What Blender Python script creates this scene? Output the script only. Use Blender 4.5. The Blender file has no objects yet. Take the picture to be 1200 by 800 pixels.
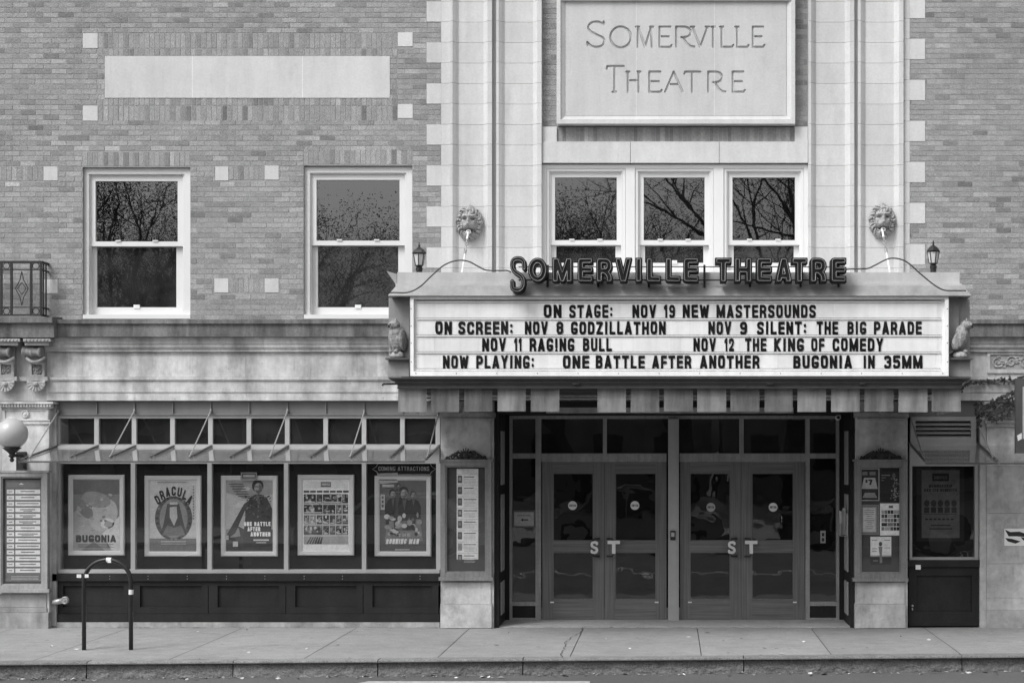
import bpy, bmesh, math, random
import numpy as np
from mathutils import Vector, noise as mnoise

SC = bpy.context.scene
COL = SC.collection
R = math.radians

# ------------------------------------------------------------------ camera, sky, sun, exposure
D0 = 20.0            # metres from the lens to the facade plane (Y = 0)
F = 1772.0           # focal length in units of the 1200 wide photograph
HZ = 2.427           # height of the lens above the pavement
VX, VY = 785.0, 520.0

cam_d = bpy.data.cameras.new('camera')
cam_d.sensor_width = 36.0
cam_d.lens = 36.0 * F / 1200.0
cam_d.shift_x = (600 - VX) / 1200.0
cam_d.shift_y = (VY - 400) / 1200.0
cam_d.clip_start = 0.1
cam_d.clip_end = 2000
cam = bpy.data.objects.new('camera', cam_d)
cam.location = (0, -D0, HZ)
cam.rotation_euler = (R(90), 0, 0)
COL.objects.link(cam)
SC.camera = cam

SUN_EL, SUN_AZ = 50.0, 42.0      # the light comes from above and from the left of the facade normal
w = bpy.data.worlds.new('World'); SC.world = w; w.use_nodes = True
nt = w.node_tree; nt.nodes.clear()
sky = nt.nodes.new('ShaderNodeTexSky'); sky.sky_type = 'NISHITA'; sky.sun_disc = False
sky.sun_elevation = R(SUN_EL); sky.sun_rotation = R(180 + SUN_AZ)
sky.air_density = 2.0; sky.dust_density = 6.0; sky.ozone_density = 1.0
bwn = nt.nodes.new('ShaderNodeRGBToBW')
bg = nt.nodes.new('ShaderNodeBackground'); bg.inputs['Strength'].default_value = 0.15
wo = nt.nodes.new('ShaderNodeOutputWorld')
nt.links.new(sky.outputs[0], bwn.inputs[0]); nt.links.new(bwn.outputs[0], bg.inputs['Color'])
nt.links.new(bg.outputs[0], wo.inputs['Surface'])

sd = bpy.data.lights.new('sun', 'SUN'); sd.energy = 1.5; sd.angle = R(24); sd.color = (1, 1, 1)
sun = bpy.data.objects.new('sun', sd)
dx, dy, dz = -math.sin(R(SUN_AZ)) * math.cos(R(SUN_EL)), -math.cos(R(SUN_AZ)) * math.cos(R(SUN_EL)), math.sin(R(SUN_EL))
sun.rotation_euler = Vector((dx, dy, dz)).to_track_quat('Z', 'Y').to_euler()
sun.location = (-10, -15, 20)
COL.objects.link(sun)
SC.view_settings.view_transform = 'Standard'
SC.view_settings.look = 'None'
SC.view_settings.gamma = 1.0
SC.view_settings.use_curve_mapping = False
SC.view_settings.exposure = 0.25
SC.render.engine = 'CYCLES'
SC.cycles.max_bounces = 8
SC.cycles.transparent_max_bounces = 16
SC.cycles.use_denoising = True

# ------------------------------------------------------------------ measures: facade sizes read at their own depth
def PX(px, Y=0.0): return (px - VX) * (D0 + Y) / F
def PZ(py, Y=0.0): return HZ + (VY - py) * (D0 + Y) / F
RNG = random.Random(11)

# ------------------------------------------------------------------ mesh builder
class MB:
    def __init__(s):
        s.v = []; s.f = []; s.t = []
    def add(s, vs, fs, tone=1.0):
        b = len(s.v); s.v.extend(vs)
        s.t.extend([tone] * len(vs) if not hasattr(tone, '__len__') else tone)
        s.f.extend([tuple(i + b for i in f) for f in fs])
    def quad(s, a, b, c, d, tone=1.0): s.add([a, b, c, d], [(0, 1, 2, 3)], tone)
    def box(s, x0, x1, y0, y1, z0, z1, tone=1.0):
        if x1 < x0: x0, x1 = x1, x0
        if z1 < z0: z0, z1 = z1, z0
        if y1 < y0: y0, y1 = y1, y0
        vs = [(x0, y0, z0), (x1, y0, z0), (x1, y1, z0), (x0, y1, z0), (x0, y0, z1), (x1, y0, z1), (x1, y1, z1), (x0, y1, z1)]
        s.add(vs, [(0, 1, 5, 4), (1, 2, 6, 5), (2, 3, 7, 6), (3, 0, 4, 7), (4, 5, 6, 7), (3, 2, 1, 0)], tone)
    def pb(s, x0, x1, y0, y1, Y, d, tone=1.0, Yp=None):
        """box whose front face, at depth Y, covers the given span of the facade drawing"""
        q = Y if Yp is None else Yp
        s.box(PX(x0, q), PX(x1, q), Y, Y + d, PZ(y1, q), PZ(y0, q), tone)
    def ring(s, x0, x1, y0, y1, wl, wr, wt, wb, Y, d, tone=1.0):
        """frame of four butted bars"""
        s.pb(x0, x0 + wl, y0, y1, Y, d, tone); s.pb(x1 - wr, x1, y0, y1, Y, d, tone)
        if wt: s.pb(x0 + wl, x1 - wr, y0, y0 + wt, Y, d, tone)
        if wb: s.pb(x0 + wl, x1 - wr, y1 - wb, y1, Y, d, tone)
    def tube(s, pts, r, n=8, closed=False, tone=1.0, caps=True):
        pts = [Vector(p) for p in pts]; m = len(pts)
        rr = r if hasattr(r, '__len__') else [r] * m
        vs = []; up = None
        for i, p in enumerate(pts):
            if closed: t = pts[(i + 1) % m] - pts[i - 1]
            else: t = pts[min(i + 1, m - 1)] - pts[max(i - 1, 0)]
            if t.length < 1e-9: t = Vector((0, 0, 1))
            t.normalize()
            if up is None:
                up = Vector((0, 1, 0)) if abs(t.y) < .9 else Vector((1, 0, 0))
            a = up - t * up.dot(t)
            if a.length < 1e-6: a = t.orthogonal()
            a.normalize(); up = a; b = t.cross(a)
            for k in range(n):
                an = 2 * math.pi * k / n
                vs.append(tuple(p + (a * math.cos(an) + b * math.sin(an)) * rr[i]))
        fs = []
        for i in range(m if closed else m - 1):
            j = (i + 1) % m
            for k in range(n):
                k2 = (k + 1) % n
                fs.append((i * n + k, i * n + k2, j * n + k2, j * n + k))
        if caps and not closed:
            fs.append(tuple(range(n - 1, -1, -1))); fs.append(tuple((m - 1) * n + k for k in range(n)))
        s.add(vs, fs, tone)
    def lathe(s, prof, c, axis='Z', n=20, tone=1.0, arc=None):
        """prof: (radius, height) pairs"""
        vs = []; m = len(prof)
        for (r, h) in prof:
            for k in range(n):
                a = 2 * math.pi * k / n
                p = (r * math.cos(a), r * math.sin(a), h)
                if axis == 'Y': p = (p[0], -p[2], p[1])
                if axis == 'X': p = (p[2], p[0], p[1])
                vs.append((c[0] + p[0], c[1] + p[1], c[2] + p[2]))
        fs = []
        for i in range(m - 1):
            for k in range(n):
                k2 = (k + 1) % n
                fs.append((i * n + k, i * n + k2, (i + 1) * n + k2, (i + 1) * n + k))
        fs.append(tuple(range(n - 1, -1, -1))); fs.append(tuple((m - 1) * n + k for k in range(n)))
        s.add(vs, fs, tone)
    def ell(s, c, r, n=14, m=10, rot=None, tone=1.0):
        vs = []
        for i in range(m + 1):
            th = math.pi * i / m
            for k in range(n):
                a = 2 * math.pi * k / n
                p = Vector((r[0] * math.sin(th) * math.cos(a), r[1] * math.sin(th) * math.sin(a), r[2] * math.cos(th)))
                if rot is not None: p = rot @ p
                vs.append((c[0] + p.x, c[1] + p.y, c[2] + p.z))
        fs = []
        for i in range(m):
            for k in range(n):
                k2 = (k + 1) % n
                fs.append((i * n + k, (i + 1) * n + k, (i + 1) * n + k2, i * n + k2))
        s.add(vs, fs, tone)
    def prism(s, poly, y0, y1, tone=1.0):
        """poly: (x, z) outline, extruded in Y"""
        n = len(poly)
        vs = [(p[0], y0, p[1]) for p in poly] + [(p[0], y1, p[1]) for p in poly]
        fs = [tuple(range(n)), tuple(range(2 * n - 1, n - 1, -1))]
        for i in range(n):
            j = (i + 1) % n
            fs.append((i, i + n, j + n, j))
        s.add(vs, fs, tone)
    def extx(s, prof, x0, x1, tone=1.0):
        """prof: (y, z) outline, extruded in X"""
        n = len(prof)
        vs = [(x0, p[0], p[1]) for p in prof] + [(x1, p[0], p[1]) for p in prof]
        fs = [tuple(range(n)), tuple(range(2 * n - 1, n - 1, -1))]
        for i in range(n):
            j = (i + 1) % n
            fs.append((i, i + n, j + n, j))
        s.add(vs, fs, tone)
    def extz(s, prof, z0, z1, tone=1.0):
        n = len(prof)
        vs = [(p[0], p[1], z0) for p in prof] + [(p[0], p[1], z1) for p in prof]
        fs = [tuple(range(n)), tuple(range(2 * n - 1, n - 1, -1))]
        for i in range(n):
            j = (i + 1) % n
            fs.append((i, i + n, j + n, j))
        s.add(vs, fs, tone)
    def field(s, xs, zs, fn, tone=1.0, mask=None):
        """height field facing -Y: y = fn(x, z) on a grid (numpy arrays)"""
        X, Z = np.meshgrid(xs, zs); Yv = fn(X, Z)
        nx, nz = len(xs), len(zs)
        vs = [(float(X[j, i]), float(Yv[j, i]), float(Z[j, i])) for j in range(nz) for i in range(nx)]
        fs = []
        for j in range(nz - 1):
            for i in range(nx - 1):
                if mask is not None and not (mask[j, i] or mask[j + 1, i + 1] or mask[j, i + 1] or mask[j + 1, i]): continue
                a = j * nx + i
                fs.append((a, a + 1, a + nx + 1, a + nx))
        s.add(vs, fs, tone)
    def build(s, name, mat, parent=None, smooth=False, root=None, recalc=True):
        loc = Vector((0, 0, 0))
        p = parent
        while p is not None:
            loc += Vector(p.location); p = p.parent
        me = bpy.data.meshes.new(name)
        me.from_pydata([(a[0] - loc.x, a[1] - loc.y, a[2] - loc.z) for a in s.v], [], s.f)
        at = me.attributes.new('tone', 'FLOAT', 'POINT')
        at.data.foreach_set('value', np.array(s.t, dtype=np.float32))
        me.materials.append(mat)
        if recalc:
            bm = bmesh.new(); bm.from_mesh(me)
            bmesh.ops.recalc_face_normals(bm, faces=bm.faces)
            bm.to_mesh(me); bm.free()
        if smooth:
            me.polygons.foreach_set('use_smooth', [True] * len(me.polygons))
        me.update()
        o = bpy.data.objects.new(name, me); COL.objects.link(o)
        if parent is not None: o.parent = parent
        return o

def thing(name, label, cat, loc=(0, 0, 0), group=None):
    o = bpy.data.objects.new(name, None); COL.objects.link(o)
    o.location = loc; o.empty_display_size = .2
    o['label'] = label; o['category'] = cat
    if group: o['group'] = group
    return o
def tag(o, label, cat, group=None):
    o['label'] = label; o['category'] = cat
    if group: o['group'] = group
    return o
def struct(o): o['kind'] = 'structure'; return o
def dup(root, loc, label=None, rz=None):
    r = root.copy(); COL.objects.link(r); r.location = loc
    if rz is not None: r.rotation_euler = (0, 0, rz)
    if label: r['label'] = label
    for ch in list(root.children):
        c = ch.copy(); COL.objects.link(c); c.parent = r
        for g in list(ch.children):
            d = g.copy(); COL.objects.link(d); d.parent = c
    return r

# ------------------------------------------------------------------ materials (all neutral: the photograph is monochrome)
def mat(name, val, rough=.65, n=((6, .12),), streak=0.0, streak_scale=(5, 5, .5), bump=None, tone=False, metal=0.0, spec=.35, coat=0.0, gain=1.0):
    m = bpy.data.materials.new(name); m.use_nodes = True
    t = m.node_tree; b = t.nodes['Principled BSDF']; L = t.links.new
    tc = t.nodes.new('ShaderNodeTexCoord')
    v = t.nodes.new('ShaderNodeValue'); v.outputs[0].default_value = val
    cur = v.outputs[0]
    def mul(a, bsock):
        q = t.nodes.new('ShaderNodeMath'); q.operation = 'MULTIPLY'
        L(a, q.inputs[0]); L(bsock, q.inputs[1]); return q.outputs[0]
    def noisefac(scale, amt, mapping=None, detail=5, lo=.3, hi=.7):
        nz = t.nodes.new('ShaderNodeTexNoise'); nz.inputs['Scale'].default_value = scale; nz.inputs['Detail'].default_value = detail
        nz.inputs['Roughness'].default_value = .6
        if mapping:
            mp = t.nodes.new('ShaderNodeMapping'); mp.inputs['Scale'].default_value = mapping
            L(tc.outputs['Object'], mp.inputs[0]); L(mp.outputs[0], nz.inputs['Vector'])
        else: L(tc.outputs['Object'], nz.inputs['Vector'])
        r = t.nodes.new('ShaderNodeMapRange')
        r.inputs['From Min'].default_value = lo; r.inputs['From Max'].default_value = hi
        r.inputs['To Min'].default_value = 1 - amt; r.inputs['To Max'].default_value = 1 + amt
        L(nz.outputs[0], r.inputs['Value']); return r.outputs[0], nz.outputs[0]
    for sc_, amt in n:
        cur = mul(cur, noisefac(sc_, amt)[0])
    if streak:
        cur = mul(cur, noisefac(1.0, streak, streak_scale, 6, .35, .62)[0])
    if tone:
        a = t.nodes.new('ShaderNodeAttribute'); a.attribute_name = 'tone'
        cur = mul(cur, a.outputs['Fac'])
    L(cur, b.inputs['Base Color'])
    b.inputs['Roughness'].default_value = rough
    b.inputs['Metallic'].default_value = metal
    b.inputs['Specular IOR Level'].default_value = spec
    if coat: b.inputs['Coat Weight'].default_value = coat
    if bump:
        nz = t.nodes.new('ShaderNodeTexNoise'); nz.inputs['Scale'].default_value = bump[0]; nz.inputs['Detail'].default_value = 6
        L(tc.outputs['Object'], nz.inputs['Vector'])
        bn = t.nodes.new('ShaderNodeBump'); bn.inputs['Strength'].default_value = bump[1]; bn.inputs['Distance'].default_value = bump[2] if len(bump) > 2 else .01
        L(nz.outputs[0], bn.inputs['Height']); L(bn.outputs[0], b.inputs['Normal'])
    return m

def glassmat(name, f0=.08, tint=.95, wav=.005, wscale=2.2, rough=0.0, dust_sheen=0.0, dval=.5):
    """thin sheet of glass: Schlick reflection that is the same from both sides, clear otherwise, plus a film of dust, screen mesh or grey standing in for reflections"""
    m = bpy.data.materials.new(name); m.use_nodes = True
    t = m.node_tree; t.nodes.clear(); L = t.links.new
    o = t.nodes.new('ShaderNodeOutputMaterial'); mx = t.nodes.new('ShaderNodeMixShader')
    tr = t.nodes.new('ShaderNodeBsdfTransparent'); tr.inputs[0].default_value = (tint,) * 3 + (1,)
    gl = t.nodes.new('ShaderNodeBsdfGlossy'); gl.inputs['Roughness'].default_value = rough; gl.inputs['Color'].default_value = (1, 1, 1, 1)
    lw = t.nodes.new('ShaderNodeLayerWeight'); lw.inputs['Blend'].default_value = .5
    pw = t.nodes.new('ShaderNodeMath'); pw.operation = 'POWER'; pw.inputs[1].default_value = 5.0
    ma = t.nodes.new('ShaderNodeMath'); ma.operation = 'MULTIPLY_ADD'; ma.inputs[1].default_value = 1 - f0; ma.inputs[2].default_value = f0
    L(lw.outputs['Facing'], pw.inputs[0]); L(pw.outputs[0], ma.inputs[0])
    tc = t.nodes.new('ShaderNodeTexCoord')
    nz = t.nodes.new('ShaderNodeTexNoise'); nz.inputs['Scale'].default_value = wscale; nz.inputs['Detail'].default_value = 2
    L(tc.outputs['Object'], nz.inputs['Vector'])
    bn = t.nodes.new('ShaderNodeBump'); bn.inputs['Strength'].default_value = wav; bn.inputs['Distance'].default_value = .1
    L(nz.outputs[0], bn.inputs['Height']); L(bn.outputs[0], gl.inputs['Normal'])
    base = tr
    if dust_sheen:
        df = t.nodes.new('ShaderNodeBsdfDiffuse'); df.inputs[0].default_value = (dval,) * 3 + (1,)
        n2 = t.nodes.new('ShaderNodeTexNoise'); n2.inputs['Scale'].default_value = 3.5; n2.inputs['Detail'].default_value = 6; n2.inputs['Roughness'].default_value = .65
        L(tc.outputs['Object'], n2.inputs['Vector'])
        mr = t.nodes.new('ShaderNodeMapRange'); mr.inputs['From Min'].default_value = .3; mr.inputs['From Max'].default_value = .7
        mr.inputs['To Min'].default_value = dust_sheen * .35; mr.inputs['To Max'].default_value = dust_sheen * 1.65
        L(n2.outputs[0], mr.inputs['Value'])
        md = t.nodes.new('ShaderNodeMixShader'); L(mr.outputs[0], md.inputs[0]); L(tr.outputs[0], md.inputs[1]); L(df.outputs[0], md.inputs[2]); base = md
    L(ma.outputs[0], mx.inputs[0]); L(base.outputs[0], mx.inputs[1]); L(gl.outputs[0], mx.inputs[2]); L(mx.outputs[0], o.inputs[0])
    return m

def frostmat(name, val, trans=.5, streak=.4):
    m = mat(name, val, .5, ((5, .15), (60, .06)), streak, (8, 8, 1.0), tone=True, spec=.3)
    t = m.node_tree; L = t.links.new; b = t.nodes['Principled BSDF']
    src = b.inputs['Base Color'].links[0].from_socket
    tl = t.nodes.new('ShaderNodeBsdfTranslucent'); mx = t.nodes.new('ShaderNodeMixShader'); mx.inputs[0].default_value = trans
    L(src, tl.inputs[0]); L(b.outputs[0], mx.inputs[1]); L(tl.outputs[0], mx.inputs[2])
    tp = t.nodes.new('ShaderNodeBsdfTransparent'); m2 = t.nodes.new('ShaderNodeMixShader'); m2.inputs[0].default_value = .28
    L(mx.outputs[0], m2.inputs[1]); L(tp.outputs[0], m2.inputs[2])
    L(m2.outputs[0], t.nodes['Material Output'].inputs[0])
    return m

M = dict(
    brick=mat('brick_face', .315, .85, ((.8, .10), (9, .08), (34, .16), (110, .24)), bump=(70, .9, .006), tone=True, spec=.2),
    mortar=mat('mortar', .33, .9, ((2, .10), (40, .12)), bump=(200, .4, .003), spec=.15),
    lime=mat('limestone', .57, .8, ((.9, .06), (5, .03), (35, .05), (160, .07)), .05, bump=(150, .3, .003), tone=True, spec=.2),
    lime_old=mat('weathered_limestone', .52, .85, ((1.0, .16), (4, .14), (18, .08), (120, .07)), .20, (3.2, 3.2, .35), bump=(90, .5, .004), tone=True, spec=.2),
    lime_dark=mat('soot_stained_limestone', .17, .9, ((2.5, .22), (30, .18), (140, .12)), .25, (9, 9, .8), bump=(90, .6, .005), tone=True, spec=.2),
    pier=mat('pier_stone', .47, .85, ((2.2, .22), (11, .14), (120, .08)), .14, (4, 4, .8), bump=(90, .5, .004), tone=True, spec=.2),
    white=mat('white_paint', .72, .45, ((4, .02),), tone=True, spec=.4),
    frame=mat('painted_aluminium', .40, .45, ((8, .06),), .05, spec=.45),
    fascia=mat('grey_metal_fascia', .17, .5, ((4, .08),), .08, spec=.4),
    bulk=mat('dark_painted_bulkhead', .020, .55, ((4, .18), (30, .15), (90, .1)), .15, (5, 5, 1), spec=.25),
    wood=mat('dark_stained_oak', .15, .45, ((3, .08),), .22, (45, 45, 1.0), spec=.4),
    woodh=mat('dark_stained_oak_rail', .15, .45, ((3, .08),), .22, (1.0, 45, 45), spec=.4),
    casewood=mat('grey_painted_case', .20, .6, ((6, .15), (40, .12)), .15, (20, 20, 1.5), spec=.35),
    black=mat('black_paint', .018, .35, ((20, .2),), spec=.5),
    iron=mat('wrought_iron', .022, .55, ((20, .25),), bump=(80, .4, .003), spec=.4),
    marq=mat('grey_marquee_metal', .29, .5, ((2.5, .10), (25, .06)), .10, (7, 7, .7), spec=.4),
    marqd=mat('dark_marquee_metal', .085, .5, ((2.5, .15), (20, .08)), .1, spec=.4),
    parapet=mat('pale_flashing', .50, .6, ((2.2, .08), (30, .05)), .07, (3, 3, 1), spec=.3),
    signw=mat('white_sign_face', .76, .5, ((1.5, .05), (12, .03)), .05, (9, 9, .8), tone=True, spec=.3),
    letter=mat('black_letter', .009, .6, ((10, .3),), tone=True, spec=.1),
    neonb=mat('dark_channel_letter', .014, .6, ((12, .3),), spec=.2),
    neonf=mat('dark_letter_face', .05, .5, ((15, .3),), spec=.4),
    tube=mat('unlit_neon_tube', .19, .2, ((10, .05),), spec=.6),
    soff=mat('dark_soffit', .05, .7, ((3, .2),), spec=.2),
    inside=mat('dark_interior', .018, .9, ((1.5, .5),), spec=.1),
    back=mat('dark_back_board', .016, .8, ((3, .25),), spec=.15),
    cork=mat('grey_felt_board', .075, .9, ((4, .15), (150, .2)), spec=.1),
    paper=mat('paper', .74, .7, ((3, .04),), tone=True, spec=.2),
    ink=mat('printing_ink', .70, .7, ((9, .12), (45, .14), (160, .10)), tone=True, spec=.2),
    silver=mat('brushed_poster_frame', .62, .38, ((5, .05),), tone=True, spec=.5),
    steel=mat('galvanised_steel', .40, .4, ((20, .15),), metal=.6, spec=.5),
    case_l=mat('old_case_paint', .31, .6, ((6, .12), (40, .1)), .12, (20, 20, 1.5), spec=.35),
    stone_c=mat('carved_stone', .36, .85, ((8, .18), (60, .15)), bump=(120, .5, .004), spec=.2),
    owl=mat('owl_plaster', .27, .7, ((14, .3), (60, .2)), .25, (40, 40, 5), bump=(70, .7, .008), spec=.3),
    walk=mat('pavement_concrete', .30, .9, ((.9, .10), (5, .09), (28, .10), (75, .16), (240, .14)), bump=(110, .8, .005), tone=True, spec=.2),
    kerb=mat('granite_kerb', .17, .85, ((5, .18), (45, .28), (180, .22)), bump=(60, .8, .012), tone=True, spec=.25),
    road=mat('asphalt', .115, .9, ((.7, .12), (60, .25), (300, .35)), bump=(220, .8, .006), spec=.25),
    line=mat('road_paint', .72, .8, ((12, .12), (80, .15)), spec=.2),
    worn_line=mat('worn_road_paint', .40, .8, ((12, .2), (80, .25)), spec=.2),
    globe=mat('opal_glass', .46, .25, ((3, .02),), spec=.5),
    lampg=mat('frosted_lamp_glass', .60, .35, ((8, .05),), spec=.5),
    leaf=mat('ivy_leaf', .05, .5, ((30, .4),), tone=True, spec=.35),
    dry=mat('dry_leaf', .30, .8, ((30, .3),), tone=True, spec=.2),
    bark=mat('bark', .04, .95, ((5, .25), (30, .25)), bump=(30, .6, .02), spec=.1),
    crown=mat('crown_leaf', .045, .7, ((2, .3),), tone=True, spec=.2),
    wallop=mat('opposite_wall', .22, .9, ((1, .15), (20, .1)), spec=.2),
    rod=mat('steel_rod', .30, .4, ((20, .1),), spec=.5),
    chalk=mat('white_tape', .75, .6, ((20, .1),), spec=.3),
    cable=mat('black_cable', .05, .5, ((20, .2),), spec=.4),
    frost=frostmat('frosted_valance_glass', .43, .45, .30),
    pane=glassmat('window_glass', .16, .9, .004, 2.2, .009, .01),
    screen=glassmat('screened_window_glass', .08, .85, .004, 2.0, .014, .085, .28),
    shopglass=glassmat('shop_glass', .07, .95, .005, 1.5, 0.0, .014),
    topglass=glassmat('greyed_transom_glass', .09, .9, .01, 1.5, 0.0, .045, .4),  # diffuse grey put into the panes in place of street reflections
    doorglass=glassmat('door_glass', .085, .7, .03, 2.2, 0.0, .012, .4),  # faint diffuse grey lifts the door panes where reflections would
    sheet=glassmat('awning_glass', .06, .93, .004, 2.0, .06, .14),
)

def spots(m, scale, size, lo, seedoff=0.0):
    """trodden gum and drips: dots with a shape of their own scattered on the surface"""
    t = m.node_tree; L = t.links.new; b = t.nodes['Principled BSDF']
    src = b.inputs['Base Color'].links[0].from_socket
    tc = t.nodes.new('ShaderNodeTexCoord'); mp = t.nodes.new('ShaderNodeMapping'); mp.inputs['Location'].default_value = (seedoff, seedoff * .7, 0)
    vo = t.nodes.new('ShaderNodeTexVoronoi'); vo.inputs['Scale'].default_value = scale
    L(tc.outputs['Object'], mp.inputs[0]); L(mp.outputs[0], vo.inputs['Vector'])
    r = t.nodes.new('ShaderNodeMapRange'); r.inputs['From Min'].default_value = size; r.inputs['From Max'].default_value = size * 1.5
    r.inputs['To Min'].default_value = lo; r.inputs['To Max'].default_value = 1.0
    L(vo.outputs['Distance'], r.inputs['Value'])
    q = t.nodes.new('ShaderNodeMath'); q.operation = 'MULTIPLY'; L(src, q.inputs[0]); L(r.outputs[0], q.inputs[1]); L(q.outputs[0], b.inputs['Base Color'])
def stains(m, scale, lo, hi, dark, off=0.0):
    """soot and water stains: patches with edges of their own, stretched by the mapping scale"""
    t = m.node_tree; L = t.links.new; b = t.nodes['Principled BSDF']
    src = b.inputs['Base Color'].links[0].from_socket
    tc = t.nodes.new('ShaderNodeTexCoord'); mp = t.nodes.new('ShaderNodeMapping'); mp.inputs['Scale'].default_value = scale; mp.inputs['Location'].default_value = (off, off * .3, off * .6)
    nz = t.nodes.new('ShaderNodeTexNoise'); nz.inputs['Scale'].default_value = 1.0; nz.inputs['Detail'].default_value = 9; nz.inputs['Roughness'].default_value = .68
    L(tc.outputs['Object'], mp.inputs[0]); L(mp.outputs[0], nz.inputs['Vector'])
    r = t.nodes.new('ShaderNodeMapRange'); r.inputs['From Min'].default_value = lo; r.inputs['From Max'].default_value = hi; r.inputs['To Min'].default_value = 1.0; r.inputs['To Max'].default_value = dark
    L(nz.outputs[0], r.inputs['Value'])
    q = t.nodes.new('ShaderNodeMath'); q.operation = 'MULTIPLY'; L(src, q.inputs[0]); L(r.outputs[0], q.inputs[1]); L(q.outputs[0], b.inputs['Base Color'])
stains(M['lime_old'], (3.0, 3.0, 1.0), .50, .72, .55); stains(M['lime_old'], (9, 9, .7), .55, .75, .68, 4.0)
stains(M['pier'], (2.5, 2.5, 2.0), .52, .72, .55, 2.0); stains(M['pier'], (8, 8, 1.2), .56, .74, .7, 7.0)
stains(M['lime'], (2.2, 2.2, .9), .55, .75, .84, 1.0); stains(M['lime'], (10, 10, .8), .60, .76, .86, 3.0)
stains(M['brick'], (1.0, 1.0, .6), .54, .75, .80, 6.0); stains(M['brick'], (7, 7, .6), .58, .75, .82, 9.0)
stains(M['lime_dark'], (5, 5, .8), .48, .7, .5, 5.0)
stains(M['walk'], (.9, 1.4, 1), .54, .72, .80, 2.5); stains(M['walk'], (5, 5, 1), .60, .70, .80, 8.5)
stains(M['marq'], (3, 3, .6), .54, .72, .75, 1.5); stains(M['signw'], (4, 4, .5), .58, .75, .90, 2.2); stains(M['parapet'], (2.5, 2.5, 1), .5, .7, .82, 3.2)
stains(M['wood'], (6, 6, .8), .55, .72, .78, 1.2)
spots(M['walk'], 2.3, .05, .62); spots(M['walk'], 4.1, .05, .78, 3.3); spots(M['walk'], 3.1, .045, 1.35, 7.7); spots(M['road'], 5.0, .06, 1.6, 1.1)
spots(M['pier'], 6.0, .05, .7, 2.1); spots(M['lime_old'], 5.0, .05, .78, 5.1)

# ------------------------------------------------------------------ a small stroke alphabet -> outlines
def rounded(corners, r, closed=False):
    """corners: (x, y, round?) -> polyline with the marked corners rounded"""
    out = []; n = len(corners)
    for i, c in enumerate(corners):
        if len(c) < 3 or not c[2] or (not closed and i in (0, n - 1)):
            out.append((c[0], c[1])); continue
        p = np.array(corners[i - 1][:2], float); q = np.array(c[:2], float); s_ = np.array(corners[(i + 1) % n][:2], float)
        rr = r * c[2]
        d1 = p - q; d2 = s_ - q
        l1 = min(rr, np.linalg.norm(d1) * .5); l2 = min(rr, np.linalg.norm(d2) * .5)
        a = q + d1 / np.linalg.norm(d1) * l1; b = q + d2 / np.linalg.norm(d2) * l2
        for k in range(5):
            u = k / 4
            out.append(tuple((1 - u) ** 2 * a + 2 * u * (1 - u) * q + u * u * b))
    return out

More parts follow.
